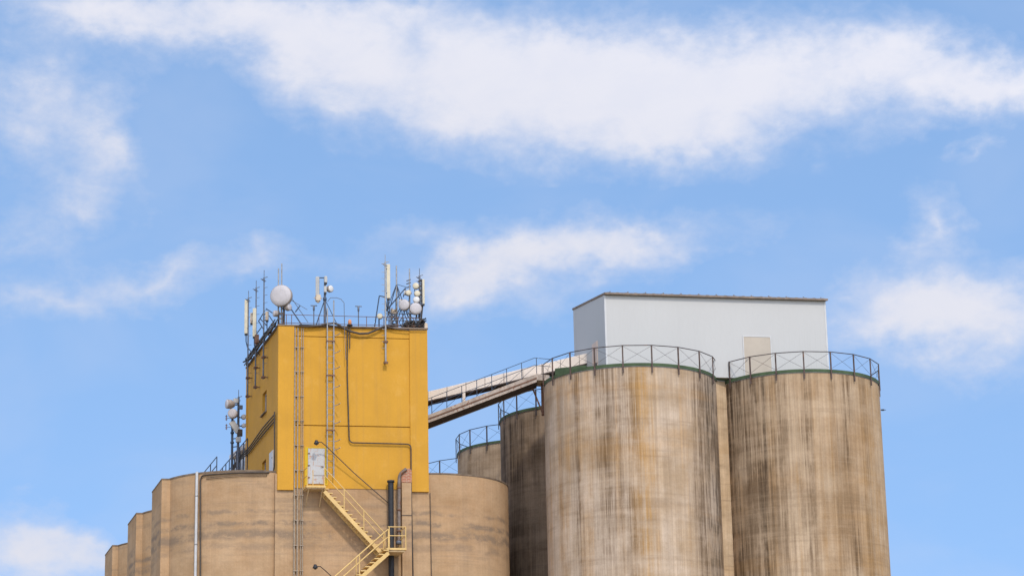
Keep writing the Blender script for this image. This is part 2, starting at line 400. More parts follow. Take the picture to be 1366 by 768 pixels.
b = MB(); b.fbox(L, up1, U1, -.12, .35, zpr, ZT - .004); b.build('pilaster', m_yel, tw, bevel=.01)
# left wall with real openings
def vzr(x0, y0, x1, y1, u=0.0):
    a = vz(x0, y0, u); c = vz(x1, y1, u); return (min(a[0], c[0]), max(a[0], c[0]), min(a[1], c[1]), max(a[1], c[1]))
wv1 = vz(349.0, 540, 0)[0]; wv0 = vz(354.6, 540, 0)[0]
wz1 = vz(352, 522.5, 0)[1]; wz0 = vz(352, 551, 0)[1]
lv1 = vz(348.5, 620, 0)[0]; lv0 = vz(353.8, 620, 0)[0]; lz1 = vz(351, 614.5, 0)[1]; lz0 = lz1 - 1.1
holes = [(wv0, wv1, wz0, wz1), (lv0, lv1, lz0, lz1)]
vs = sorted({.3, VB - .35} | {h[0] for h in holes} | {h[1] for h in holes}); zs = sorted({ZB - .1, ZT - .05} | {h[2] for h in holes} | {h[3] for h in holes})
b = MB()
for i in range(len(vs) - 1):
    for j in range(len(zs) - 1):
        cv, cz = (vs[i] + vs[i + 1]) / 2, (zs[j] + zs[j + 1]) / 2
        if any(h[0] < cv < h[1] and h[2] < cz < h[3] for h in holes): continue
        b.add([L.pt(0.04, vs[i], zs[j]), L.pt(0.04, vs[i + 1], zs[j]), L.pt(0.04, vs[i + 1], zs[j + 1]), L.pt(0.04, vs[i], zs[j + 1])], [(0, 3, 2, 1)])
for h in holes:
    a = [(h[0], h[2]), (h[1], h[2]), (h[1], h[3]), (h[0], h[3])]
    for k in range(4):
        p, q = a[k], a[(k + 1) % 4]
        b.add([L.pt(.04, *p), L.pt(.04, *q), L.pt(.30, *q), L.pt(.30, *p)], [(0, 1, 2, 3)])
b.build('side_wall', m_yel, tw)
b = MB(); b.fbox(L, 0, .35, VB - .4, VB, ZB - .1, ZT - .004); b.build('pilaster', m_yel, tw)
for h in holes:
    b = MB()
    for (v0, v1, z0, z1) in ((h[0], h[1], h[2], h[2] + .08), (h[0], h[1], h[3] - .08, h[3]), (h[0], h[0] + .07, h[2] + .08, h[3] - .08), (h[1] - .07, h[1], h[2] + .08, h[3] - .08), ((h[0] + h[1]) / 2 - .03, (h[0] + h[1]) / 2 + .03, h[2] + .08, h[3] - .08)):
        b.fbox(L, .2, .26, v0, v1, z0, z1)
    wn = b.build('window', m_frame, tw)
    b = MB(); b.fbox(L, .24, .25, h[0] + .02, h[1] - .02, h[2] + .02, h[3] - .02); b.build('pane', m_glass, wn)
    b = MB(); b.fbox(L, -.08, .2, h[0] - .08, h[1] + .08, h[2] - .07, h[2] - .004); b.build('sill', m_bitumen, wn)
# parapet flashing
b = MB(); b.fbox(L, -.04, U1 + .04, -.16, .2, ZT, ZT + .07); b.fbox(L, -.041, .2, .2, VB + .04, ZT, ZT + .068); b.fbox(L, U1 - .2, U1 + .041, .2, VB + .04, ZT, ZT + .068); b.fbox(L, .2, U1 - .2, VB - .2, VB + .041, ZT, ZT + .067)
b.build('parapet_flashing', m_roofsh, tw)
b = MB(); b.fbox(L, .2, U1 - .2, .2, VB - .2, ZT - .05, ZT + .02); b.build('roof', m_roofgrey, tw)
# front door with its bright surround
d0, zd1 = uz(410.5, 597.5, 0); d1, zd0 = uz(433.2, 645.8, 0)
b = MB(); b.fbox(L, d0 - .16, d0, -.06, .05, zd0 - .05, zd1); b.fbox(L, d1, d1 + .15, -.06, .05, zd0 - .05, zd1); b.fbox(L, d0 - .16, d1 + .15, -.055, .05, zd1, zd1 + .05)
fr = b.build('door_surround', m_yel2, tw)
b = MB(); b.fbox(L, d0 + .01, d1 - .01, -.085, .05, zd0 + .02, zd1 - .02); dr = tag(b.build('door', m_door, tw), 'white steel door streaked with rust')
for zz in (zd0 + .35, zd0 + 1.0, zd1 - .3): b = MB(); b.fbox(L, d0 - .01, d0 + .1, -.105, -.085, zz - .03, zz + .03); b.build('hinge', m_rust, dr)
b = MB(); b.rod(L.pt(d1 - .12, -.1, zd0 + .95), L.pt(d1 - .12, -.14, zd0 + .95), .03); b.rod(L.pt(d1 - .12, -.14, zd0 + .95), L.pt(d1 - .24, -.14, zd0 + .95), .018); b.build('handle', m_rust, dr)
# side door by the front corner
a0, a1 = vz(364.0, 610, 0)[0], vz(359.5, 610, 0)[0]; az = vz(362, 602, 0)[1]
b = MB(); b.fbox(L, -.02, .04, a0, a1, ZB, az); sd = tag(b.build('door', m_white, tw), 'plain white door in the shaded side wall')
b = MB(); b.fbox(L, -.04, -.02, a0 + .08, a0 + .2, ZB + .95, ZB + 1.0); b.build('handle', m_dark, sd)

# ------------------------------------------------------------------ staircase
st = thing('staircase', 'cream painted zigzag steel staircase leading up to the rusty tower door', 'staircase', L.pt(d0, -1, zd0))
ua, za = uz(433, 648, -.9); ub, zb = uz(512, 730, -.9)
ul0, zl = uz(512, 729.5, -1.9); ul1 = uz(543, 729.5, -1.9)[0]
zb = zl
def flight(ua, za, ub, zb, v0, v1, n, rail_v, rail_both):
    p, q = Vector((ua, 0, za)), Vector((ub, 0, zb))
    for v in (v0, v1):
        m = MB(); m.beam(L.pt(ua, v, za - .27), L.pt(ub, v, zb - .27), .05, .20, L.V); m.build('stringer', m_cream, st)
    for i in range(n):
        f = (i + .5) / n; u = ua + (ub - ua) * f; z = za + (zb - za) * f; w = abs(ub - ua) / n * .58
        m = MB(); hh_ = abs(zb - za) / n; m.fbox(L, u - w, u + w, v0 - .02, v1, z - .05, z + .0)
        x_ = u - w if ub > ua else u + w - .03
        m.fbox(L, x_, x_ + .03, v0 - .015, v1, z - hh_ * 1.1, z - .05)
        m.build('tread', m_cream, st)
    for v in ((v0, v1) if rail_both else (v0,)):
        for hgt, r in ((1.0, .026), (.60, .024)):
            m = MB(); m.rod(L.pt(ua, v, za + hgt), L.pt(ub, v, zb + hgt), r); m.build('handrail', m_cream, st)
        for i in range(4):
            f = i / 3; u = ua + (ub - ua) * f; z = za + (zb - za) * f
            m = MB(); m.rod(L.pt(u, v, z - .15), L.pt(u, v, z + 1.0), .03); m.build('baluster', m_cream, st)
flight(ua, za, ub, zb, -.86, -.1, 15, 0, False)
uc_, zc_ = uz(447, 800, -1.9)
ud0 = uz(519, 731, -1.9)[0]
sl = (uz(476, 768, -1.9)[1] - zl) / (uz(476, 768, -1.9)[0] - ud0)
ue = ud0 - 4.6; ze = zl + sl * (ue - ud0)
flight(ud0, zl, ue, ze, -1.75, -.95, 19, 0, True)
m = MB(); m.fbox(L, uz(408.5, 648, -1)[0], ua + .03, -1.05, -.1, za - .1, za); pf_ = m.build('platform', m_cream, st)
m = MB(); m.fbox(L, uz(410, 648, -1)[0], ua, -.98, -.14, za - .16, za - .1); m.build('bearer', m_creamd, pf_)
m = MB(); m.fbox(L, ub - .05, ul1, -1.77, -.1, zl - .1, zl); pf_ = m.build('landing', m_cream, st)
m = MB(); m.fbox(L, ub + .1, ul1 - .08, -1.7, -.14, zl - .2, zl - .1); m.build('bearer', m_creamd, pf_)
for vv in (-1.75,):
    for hh in (1.12, .65):
        m = MB(); m.rod(L.pt(ud0 - .02, vv, zl + hh), L.pt(ul1 - .03, vv, zl + hh), .026); m.build('handrail', m_cream, st)
        m = MB(); m.rod(L.pt(ul1 - .03, vv, zl + hh), L.pt(ul1 - .03, -.15, zl + hh), .026); m.build('handrail', m_cream, st)
for u, vv in ((ud0 + .05, -1.75), (ul1 - .03, -1.75), (ul1 - .03, -.9), (ul1 - .03, -.2)):
    m = MB(); m.rod(L.pt(u, vv, zl - .08), L.pt(u, vv, zl + 1.12), .03); m.build('baluster', m_cream, st)
ux = uz(410, 640, -1)[0]; ux2 = uz(417.5, 640, -1)[0]
m = MB(); m.rod(L.pt(ux2, -1, za), L.pt(ux2, -1, za + .85), .022); m.build('baluster', m_cream, st)
m = MB(); m.rod(L.pt(ux2, -1, za + .55), L.pt(ua, -1, za + .55), .014); m.build('handrail', m_rust, st)
for hh in (1.0, .55):
    m = MB(); m.rod(L.pt(ux, -1, za + hh), L.pt(ux, -.1, za + hh), .022); m.build('handrail', m_cream, st)
m = MB(); m.rod(L.pt(ux, -1, za - .05), L.pt(ux, -1, za + 1.0), .022); m.build('baluster', m_cream, st)
# struts to the wall
for (u, z) in ((ux + .1, za), (ua - .1, za)):
    m = MB(); m.rod(L.pt(u, -.9, za - .12), L.pt(u, -.03, za - .95), .03); m.build('strut', m_creamd, st)

# ------------------------------------------------------------------ ladder on the front
ld = thing('roof_ladder', 'galvanised caged ladder running up the front of the yellow tower', 'ladder', L.pt(*[uz(441, 636, -.3)[0], -.3, uz(441, 636, -.3)[1]]))
la, lb = uz(436.6, 520, -.3)[0], uz(445.3, 520, -.3)[0]; lz0_ = uz(441, 637, -.3)[1]; lz1_ = uz(440, 398, -.3)[1]
for u, top in ((la, ZT + 1.0), (lb, lz1_ - .1)):
    m = MB(); m.rod(L.pt(u, -.3, lz0_), L.pt(u, -.3, top), .035); m.build('side_rail', m_galv, ld)
z = lz0_ + .2
while z < ZT + .4:
    m = MB(); m.rod(L.pt(la, -.3, z), L.pt(lb, -.3, z), .011, 6); m.build('rung', m_galv, ld); z += .36
for py in (500.5, 573.5, 455):
    zz = uz(441, py, -.3)[1]; m = MB(); m.fbox(L, la - .07, lb + .07, -.34, -.27, zz - .035, zz + .035); m.fbox(L, la, la + .05, -.27, -.04, zz - .03, zz + .03); m.fbox(L, lb - .05, lb, -.27, -.04, zz - .03, zz + .03); m.build('wall_bracket', m_rust, ld)
for py in (447, 470, 491, 516, 540, 564, 588, 599):
    zz = uz(447, py, -.3)[1]; m = MB()
    m.tube([L.pt(lb, -.3, zz - .04), L.pt(lb + .12, -.36, zz - .02), L.pt(lb + .22, -.5, zz), L.pt(lb + .27, -.66, zz + .03)], .022, 6); m.build('hoop', m_galv, ld)
# grab loop over the parapet
p0 = [(436.6, 434), (437, 402), (441, 397), (449, 397), (455, 399), (459, 404), (459.5, 440), (461.5, 480)]
m = MB(); m.tube([L.hv(x, y, -.35) for x, y in p0[1:]], .018, 6); m.build('grab_rail', m_mast, ld)

# ------------------------------------------------------------------ service pipes on the facade
def facade_riser(name, xs, label, v, r, mat, ytop, clamps):
    u0 = uz(xs[0], 540, v)[0]; t = thing(name, label, 'cable riser', L.pt(u0, v, ZB))
    for x in xs:
        u = uz(x, 540, v)[0]; m = MB(); m.rod(L.pt(u, v, 0), L.pt(u, v, uz(x, ytop, v)[1]), r); m.build('conduit', mat, t)
    ua_, ub_ = uz(xs[0], 540, v)[0], uz(xs[-1], 540, v)[0]; zz = 1.0
    while zz < ZT:
        m = MB(); m.fbox(L, ua_ - .05, ub_ + .05, v - .045, 0, zz, zz + .03); m.build('clamp', m_conduit, t); zz += clamps
facade_riser('cable_riser', (393.2, 397.2), 'pair of brown conduits down the facade right beside the left pilaster', -.11, .035, m_conduit, 437, 1.35)
facade_riser('cable_riser', (401.8, 404.2), 'thinner pair of conduits between the pilaster conduits and the rusty door', -.11, .022, m_conduit, 437, 1.35)

def wall_tube(name, pts, label, cat, r, mat, v=-.09, clips=0):
    P = [L.hv(x, y, v) for x, y in pts]; m = MB(); m.tube(P, r, 8)
    o = tag(m.build(name, mat, None, P[-1]), label, cat); return o
def rounded(pts, rad=5, n=4):
    out = [pts[0]]
    for i in range(1, len(pts) - 1):
        a, b, c = Vector(pts[i - 1] + (0,)), Vector(pts[i] + (0,)), Vector(pts[i + 1] + (0,))
        d1 = (a - b).normalized() * min(rad, (a - b).length / 2); d2 = (c - b).normalized() * min(rad, (c - b).length / 2)
        for k in range(n + 1):
            t = k / n; q = (b + d1) * (1 - t) ** 2 + b * 2 * t * (1 - t) + (b + d2) * t * t; out.append((q.x, q.y))
    return out + [pts[-1]]
wall_tube('conduit_pipe', rounded([(463.5, 436), (463.2, 500), (466, 590), (548.2, 592), (548.6, 655), (551.5, 790)], 6), 'long dark conduit stepping down and across the yellow facade', 'conduit', .035, m_cable, -.16)
wall_tube('wall_line', rounded([(573.6, 657), (575.9, 790)], 4), 'thin dark line drawn for the shaded joint below the right pilaster corner', 'cable', .022, m_cable, -.05)  # dark tube added for the shadow line where flat wall meets right lobe
# second conduit line of the damp-proof joint on the chimney shaft is modelled with the chimney

def lamp(lx, ly, ex, ey, label):
    hd = L.hv(lx, ly, -.7); t = thing('wall_lamp', label, 'lamp', hd)
    pts = [L.hv(lx + 2, ly - .3, -.7), L.hv(lx + 7, ly, -.62), L.hv(lx + 13, ly + 5, -.5), L.hv((lx + ex) / 2, (ly + ey) / 2 - 1.5, -.3), L.hv(ex, ey, -.1)]
    m = MB(); m.tube(pts, .026, 8); m.build('arm', m_cable, t)
    m = MB(); m.lathe(hd, Vector((0, 0, -1)), [(-.12, .0), (-.11, .07), (-.02, .10), (.06, .14), (.09, .14), (.09, 0)], 16); m.build('lamp_shade', m_dark, t)
    m = MB(); m.lathe(hd, Vector((0, 0, -1)), [(.09, .09), (.14, .075), (.17, 0)], 14); m.build('bulb', m_glass, t)
lamp(422, 589.5, 521, 673, 'wall lamp on a long slanting arm above the rusty door')
lamp(420.5, 755, 520, 838, 'wall lamp on a slanting arm beneath the upper stair flight')

# black drain pipe
x0, z1 = uz(521.3, 641, -.35)
t = thing('drain_pipe', 'thick black pipe standing against the concrete behind the stair landing', 'pipe', L.pt(x0, -.35, 0))
m = MB(); m.tube([L.pt(x0, -.35, 0), L.pt(x0, -.35, z1 - .08)], .15, 16); m.build('pipe', m_dark, t)
m = MB(); m.lathe(L.pt(x0, -.35, z1 - .1), Vector((0, 0, 1)), [(0, .165), (.02, .20), (.12, .20), (.14, 0)], 16); m.build('cap', m_dark, t)
# chimney with brick top and duct
cu0, czt = uz(535.8, 624.5, -.3); cu1 = uz(548.5, 640, -.3)[0]; cb = uz(542, 643, -.3)[1]
t = thing('chimney', 'slim rendered chimney shaft with crumbling red brick top', 'chimney', L.pt(cu0, -.3, 0))
m = MB(); m.fbox(L, cu0, cu1, -.32, 0, 0, cb); sh = m.build('shaft', m_left, t)
m = MB(); m.fbox(L, cu0 - .01, cu1 + .01, -.34, 0, uz(542, 687, -.3)[1] - .02, uz(542, 687, -.3)[1] + .02); m.build('joint', m_cable, sh)
c0 = L.pt((cu0 + cu1) / 2, -.16, cb); wd = (cu1 - cu0) / 2; ht = czt - cb; prof = [(-wd - .02, 0), (wd + .02, 0), (wd + .02, ht * .82), (wd * .7, ht), (-wd * .3, ht * .97), (-wd * .8, ht * .72), (-wd - .02, ht * .4)]
m = MB(); n = len(prof)
vsx = [L.pt((cu0 + cu1) / 2 + a, -.35, cb + z) for a, z in prof] + [L.pt((cu0 + cu1) / 2 + a, 0.0, cb + z) for a, z in prof]
m.add(vsx, [tuple(range(n)), tuple(range(2 * n - 1, n - 1, -1))] + [(i, i + n, (i + 1) % n + n, (i + 1) % n) for i in range(n)]); m.build('brick_top', m_brick, t)
t = thing('exhaust_duct', 'grey bent metal duct beside the chimney with red brick top', 'duct', L.hv(532.5, 716, -.4))
P = [L.hv(x, y, -.42) for x, y in rounded([(542, 625), (532.5, 632), (532.3, 722)], 8, 6)]
m = MB(); m.tube(P, .09, 14); m.build('duct', m_ductm, t)
for y in (650, 680, 708):
    m = MB(); q = L.hv(532.4, y, -.42); m.lathe(q, Vector((0, 0, 1)), [(-.05, .09), (-.05, .11), (.05, .11), (.05, .09)], 14); m.build('duct_band', m_rust, t)
m = MB(); m.lathe(L.hv(532.3, 722, -.42), Vector((0, 0, -1)), [(-.05, .12), (0, .17), (.14, .17), (.16, 0)], 14); m.build('outlet', m_mast, t)

# white downpipe and black cable on the left lobe
c1 = L.pt(uc1, 4.87, 0)
def lobe(px, py, out=.07):      # the sight line's first meeting with the left front lobe
    d = ray(px, py); dx, dy = d.x, d.y; ox, oy = CAM.x - c1.x, CAM.y - c1.y; rr = 4.75 + out
    A = dx * dx + dy * dy; B = 2 * (ox * dx + oy * dy); C = ox * ox + oy * oy - rr * rr; D = B * B - 4 * A * C
    return CAM + d * ((-B - math.sqrt(max(D, 0))) / (2 * A))
pd = lobe(262.6, 640, .12); zdt = lobe(262.6, 629.0, .12).z
t = thing('downpipe', 'white downpipe running down the left lobe of the silo block', 'downpipe', (pd.x, pd.y, 0))
m = MB(); m.rod(Vector((pd.x, pd.y, 0)), Vector((pd.x, pd.y, zdt)), .075, 14); m.build('pipe', m_downp, t)
zz = 2.0
while zz < zdt:
    m = MB(); m.lathe(Vector((pd.x, pd.y, zz)), Vector((0, 0, 1)), [(-.04, .075), (-.03, .09), (.03, .09), (.04, .075)], 14); m.build('pipe_clip', m_galv, t); zz += 2.6
pts = [lobe(267.3, y) for y in (790, 700, 650, 640)] + [lobe(269, 635)] + [lobe(272 + k * 9.5, 633.2 - 3.2 * math.sin(min(1, k / 6) * 1.5)) for k in range(0, 10)]
pts += [L.hu(364.5, 628.5, -.1), L.hu(366.0, 622, -.1), L.hu(366.3, 600, -.1), L.hu(366.2, 549, -.1)]
m = MB(); m.tube(pts, .04, 10); tag(m.build('black_cable', m_cable, None, pts[0]), 'thick black cable along the silo rim and down beside the white downpipe', 'cable')
for k in range(2):
    pts = [lobe(275 + j * 10, 637.0 + 1.6 * k - 4.0 * math.sin(min(1, j / 6) * 1.5), .06) for j in range(9)] + [L.hu(363.5, 631.5 + k * 1.5, -.12)]
    m = MB(); m.tube(pts, .014, 8); tag(m.build('rim_cable', m_cable, None, pts[0]), ['upper thin brown cable just under the rim of the left lobe', 'lower thin brown cable just under the rim of the left lobe'][k], 'cable')
for k in range(3):
    d = k * 4.6
    P = [L.hu(x, y, -.06) for x, y in rounded([(365.6, 553 + d), (350, 571 + d), (331, 598.5 + d * .7), (322, 606 + d * .5), (309, 624 + d * .6)], 6)]
    m = MB(); m.tube(P, .036, 8); tag(m.build('wall_line', m_cable, None, P[-1]), ['topmost of three slanting cables across the shaded side of the tower', 'middle of three slanting cables across the shaded side of the tower', 'lowest of three slanting cables across the shaded side of the tower'][k], 'cable')

# roof railings left of the tower
def run_rail(name, label, u, v0, v1, zbase, hts, posts, mat, r=.022):
    t = thing(name, label, 'railing', L.pt(u, v0, zbase))
    for h in hts: m = MB(); m.rod(L.pt(u, v0, zbase + h), L.pt(u, v1, zbase + h), r); m.build('rail', mat, t)
    for i in range(posts):
        v = v0 + (v1 - v0) * i / (posts - 1); m = MB(); m.rod(L.pt(u, v, zbase), L.pt(u, v, zbase + hts[0]), r * 1.15); m.build('post', mat, t)
    return t
def run_rail(name, label, px, py, v0, px2, hts, posts, mat, r=.022):
    p = L.hv(px, py, v0); u, _, zt = L.loc(p); q = L.hu(px2, py, u); v1 = L.loc(q)[0 + 1]
    t = thing(name, label, 'railing', L.pt(u, v0, ZB))
    for h in hts: m = MB(); m.rod(L.pt(u, v0, zt - h), L.pt(u, v1, zt - h), r); m.build('rail', mat, t)
    for i in range(posts):
        v = v0 + (v1 - v0) * i / (posts - 1); m = MB(); m.rod(L.pt(u, v, ZB), L.pt(u, v, zt), r * 1.1); m.build('post', mat, t)
    return t
run_rail('roof_railing', 'short dark railing standing alone at the left end of the roof', 289.3, 608.8, 7.5, 273, (0, .5), 3, m_bluerail, .026)
run_rail('roof_railing', 'blue railing in front of the white rooftop cabin', 330, 584.5, 9.3, 293, (0, .6), 9, m_bluerail, .026)

# ------------------------------------------------------------------ rooftop cabin and its mast behind the tower
pc1 = L.hv(329, 589.5, 10.4); cu, _, cz1 = L.loc(pc1)
q = L.hu(306, 607, cu); cv2, cz2 = L.loc(q)[1], q.z
print('cabin', cu, cz1 - ZB, cv2, cz2 - ZB)
t = thing('equipment_cabin', 'low white rooftop equipment cabin half hidden behind the yellow tower', 'cabin', L.pt(cu, 11, ZB))
def sl_box(m, u0, u1, v0, v1, za0, zb0, za1, zb1): m.hexa([L.pt(*p) for p in ((u0, v0, za0), (u1, v0, za0), (u1, v1, zb0), (u0, v1, zb0), (u0, v0, za1), (u1, v0, za1), (u1, v1, zb1), (u0, v1, zb1))])
m = MB(); sl_box(m, cu + .25, cu + 2.4, 10.5, cv2 - .2, ZB, ZB, cz1 - .25, cz2 - .25); m.build('wall', m_white, t)
m = MB(); sl_box(m, cu, cu + 2.6, 10.3, cv2, cz1 - .25, cz2 - .25, cz1, cz2); m.build('roof', m_roofcab, t)
for k in range(6):
    v = 10.8 + (cv2 - 11.2) * k / 5; m = MB(); m.fbox(L, cu + .21, cu + .25, v - .06, v + .06, ZB, cz2 - .3); m.build('panel_joint', m_bluerail, t)

# ---------- antenna kit
def dish(label, c, yaw, r, depth=.35, mat=None, pole=None, pitch=0, group='round dish antennas on the rooftop masts'):
    """round drum antenna; yaw 0 looks at the road, positive to the right"""
    a = Vector((math.sin(R_(yaw)) * math.cos(R_(pitch)), -math.cos(R_(yaw)) * math.cos(R_(pitch)), math.sin(R_(pitch))))
    t = thing('dish_antenna', label, 'dish antenna', c, group)
    m = MB(); m.lathe(c, a, [(.0, r * .985), (.02 + r * .03, r * .95), (.03 + r * .09, r * .55), (.035 + r * .11, .0)], 36); m.build('radome', mat or m_radome, t)
    m = MB(); m.lathe(c, a, [(.015, r * .97), (.015, r), (-depth * .55, r), (-depth, r * .55), (-depth * 1.1, r * .18), (-depth * 1.1, 0)], 36); m.build('shroud', m_shroud, t)
    b = c - a * depth * 1.05
    m = MB(); m.rod(b + a * .05, b - a * (.1 + r * .2), max(.04, r * .16), 10)
    if pole is not None: m.rod(b - a * (.05 + r * .2), pole, .035, 8)
    m.build('mount', m_mast, t); return t
def panel(label, top, bot, w, mat, pole=None, d=.12, face=(0, -1), tail=True):
    t = thing('panel_antenna', label, 'panel antenna', bot, 'upright panel antennas on the tower roof')
    ay = Vector((face[0], face[1], 0)).normalized(); ax = Vector((-ay.y, ay.x, 0)); mid = (top + bot) / 2
    m = MB(); m.box(mid, ax, ay, Vector((0, 0, 1)), w, d, (top - bot).length); m.build('housing', mat, t, bevel=.03)
    m = MB(); m.box(Vector((mid.x, mid.y, bot.z - .05)), ax, ay, Vector((0, 0, 1)), w * .8, d * .8, .1); m.build('connector', m_dark, t)
    if pole is not None:
        for f in (.15, .85):
            q = bot.lerp(top, f); m = MB(); m.rod(q, Vector((pole.x, pole.y, q.z)), .03, 6); m.build('bracket', m_mast, t)
    if tail:
        s = Vector((bot.x, bot.y, bot.z - .1)); m = MB()
        m.tube([s, s + Vector((.0, 0, -.35)), s + Vector((.08, .03, -.7)), s + Vector((.3, .1, -.95))], .03, 6); m.build('feeder_cable', m_bluerail, t)
    return t
def spikes(t, p, mat, s=1.0):      # small cross shaped head of a mast
    m = MB()
    for k in range(5):
        a = k * 1.25 + .4; d = Vector((math.cos(a), math.sin(a) * .8, .35 * math.sin(3 * a))) * (.20 * s); m.rod(p - d * .3 + Vector((0, 0, -.05 * k)), p + d + Vector((0, 0, -.05 * k)), .022, 6)
    m.rod(p - Vector((0, 0, .25)), p + Vector((0, 0, .44)), .018, 6); m.build('spike_head', mat, t)
def mast(name, label, bot, top, r, mat=None, rungs=0, rdir=1, head=True, brackets=(), wall=None, cat='mast', group=None):
    t = thing(name, label, cat, bot, group)
    m = MB(); m.tube([bot, bot.lerp(top, .6), top], [r, r * .92, r * .75], 10); m.build('pole', mat or m_mast, t)
    for i in range(rungs):
        f = .15 + .75 * i / max(1, rungs - 1); q = bot.lerp(top, f)
        m = MB(); m.rod(q - Vector((rdir * .03, 0, 0)), q + Vector((rdir * .2, -.03, .02)), .013, 5); m.build('step', mat or m_mast, t)
    for q in brackets:
        m = MB(); m.box(q, L.U, L.V, Vector((0, 0, 1)), .22, .18, .1)
        if wall is not None: m.rod(q, q + wall, .03, 6)
        m.build('wall_bracket', m_rust, t)
    if head: spikes(t, top, mat or m_mast)
    return t

# masts clamped to the left wall
eu = -.22
def ml(px, yt, yb, label, rungs):
    b_ = L.hu(px, yb, eu); t_ = L.hu(px, yt, eu); b_ = Vector((t_.x, t_.y, b_.z))
    brs = [b_ + Vector((0, 0, .1)), Vector((b_.x, b_.y, ZT - 1.0))]
    mast('antenna_mast', label, b_, t_, .045, m_mast, rungs, 1, True, brs, L.U * .25, 'mast', 'slim masts clamped to the shaded side of the tower'); return b_, t_
b1, t1 = ml(331.5, 397.5, 529, 'shortest slim mast at the far back corner of the tower', 9)
b2, t2 = ml(341.8, 384, 517, 'slim mast between the far back one and the tallest on the shaded side', 10)
b3, t3 = ml(352.3, 370.5, 504, 'tallest slim mast on the shaded side, nearest the big round dish', 11)
def pl(px, yt, yb, u, label, w, mat, pole, d=.12, face=(-.2, -1), tail=True):
    bt = L.hu(px, yb, u); tp = L.hu(px, yt, u); tp = Vector((bt.x, bt.y, tp.z)); return panel(label, tp, bt, w, mat, pole, d, face, tail)
pl(328.3, 400.5, 445, eu - .1, 'leftmost long cream panel antenna at the back corner of the tower', .2, m_cpanel, t1)
pl(339.3, 411.5, 449, eu - .1, 'second cream panel antenna from the left, beside the middle slim mast', .2, m_cpanel, t2)
pl(335.6, 417.5, 431, eu - .05, 'short tan panel antenna tucked between the two long cream ones', .16, m_beige, t2, tail=False)
pl(356.2, 415.5, 427, eu + .1, 'short ochre panel antenna hanging under a bent frame beside the tallest slim mast', .18, m_beige, t3)
m = MB()
P = lambda x, y, u=eu + .15: L.hu(x, y, u)
for a, c in (((345, 428), (353, 415)), ((345, 428), (352, 440)), ((355, 411.5), (363, 417)), ((359, 421), (369, 436)), ((347, 425), (356, 434)), ((349, 436), (341, 447)), ((371, 425), (345, 462))):
    m.rod(P(*a), P(*c), .03, 6)
tag(m.build('bracing', m_bluerail, None, P(352, 440)), 'dark blue bent strut frame behind the slim masts on the tower edge', 'frame')

# cable tray along the left roof edge
t = thing('cable_tray', 'tangle of black cables on a tray along the shaded roof edge', 'cable tray', L.pt(-.1, 4, ZT))
for du, dz in ((-.22, .04), (-.05, .24), (-.12, .42)):
    m = MB(); m.beam(L.pt(du, .2, ZT + dz), L.pt(du, VB - .6, ZT + dz), .05, .05); m.build('tray_rail', m_mast, t)
for k in range(14):
    v = .6 + k * .58; m = MB(); m.rod(L.pt(-.23, v, ZT + .02), L.pt(-.08, v + .05, ZT + .45), .02, 5); m.build('tray_rung', m_galv, t)
for k in range(9):
    v = .1 + random.random() * .6; pts = []
    while v < VB - .3:
        pts.append(L.pt(-.2 + random.uniform(-.08, .16), v, ZT + .02 + random.uniform(0, .38) * (1 if k % 2 else .7))); v += random.uniform(.4, .8)
    m = MB(); m.tube(pts, random.uniform(.022, .045), 6); m.build('cable', m_dark if k % 3 else m_cable, t)
# junction boxes on the edge
for px, py, s, lab in ((342.5, 452, .22, 'rusty brown junction box low on the middle slim mast'),):
    q = L.hu(px, py, eu - .05); m = MB(); m.box(q, L.U, L.V, Vector((0, 0, 1)), s, s, s * 2.2); m.lathe(q - Vector((0, 0, s * 1.1)), Vector((0, 0, -1)), [(0, .06), (.1, .06), (.12, 0)], 10)
    tag(m.build('junction_box', m_rust, None, q, bevel=.01), lab, 'junction box')

# the big dish at the front corner
cdish = L.hv(374.5, 394.0, .6)
yawB = -12
stnd = thing('dish_stand', 'steel stand holding the big round dish on the tower corner', 'stand', L.pt(.5, 1.0, ZT))
dish('largest round off-white dish, alone at the front left tower corner', cdish, yawB, .60, .5, m_radome, None, 0, None)
pc = cdish + Vector((.12, .62, 0)); pc = Vector((pc.x, pc.y, ZT))
m = MB(); m.rod(pc, Vector((pc.x, pc.y, cdish.z + .6)), .06, 10); m.build('pole', m_mast, stnd)
m = MB(); m.rod(Vector((pc.x, pc.y, cdish.z)), L.hv(403, 434, .5), .035, 6); m.build('strut', m_bluerail, stnd)
m = MB(); m.rod(L.hv(388, 396, 1.0), L.hv(411, 430, .9), .018, 6); m.build('strut', m_mast, stnd)
m = MB(); m.rod(L.hv(394, 416, .7), L.hv(400, 408, .7), .035, 6); m.build('strut', m_bluerail, stnd)
m = MB(); m.rod(L.hv(388, 400, 1.0), L.hv(410, 413, 1.0), .014, 6); m.build('strut', m_mast, stnd)
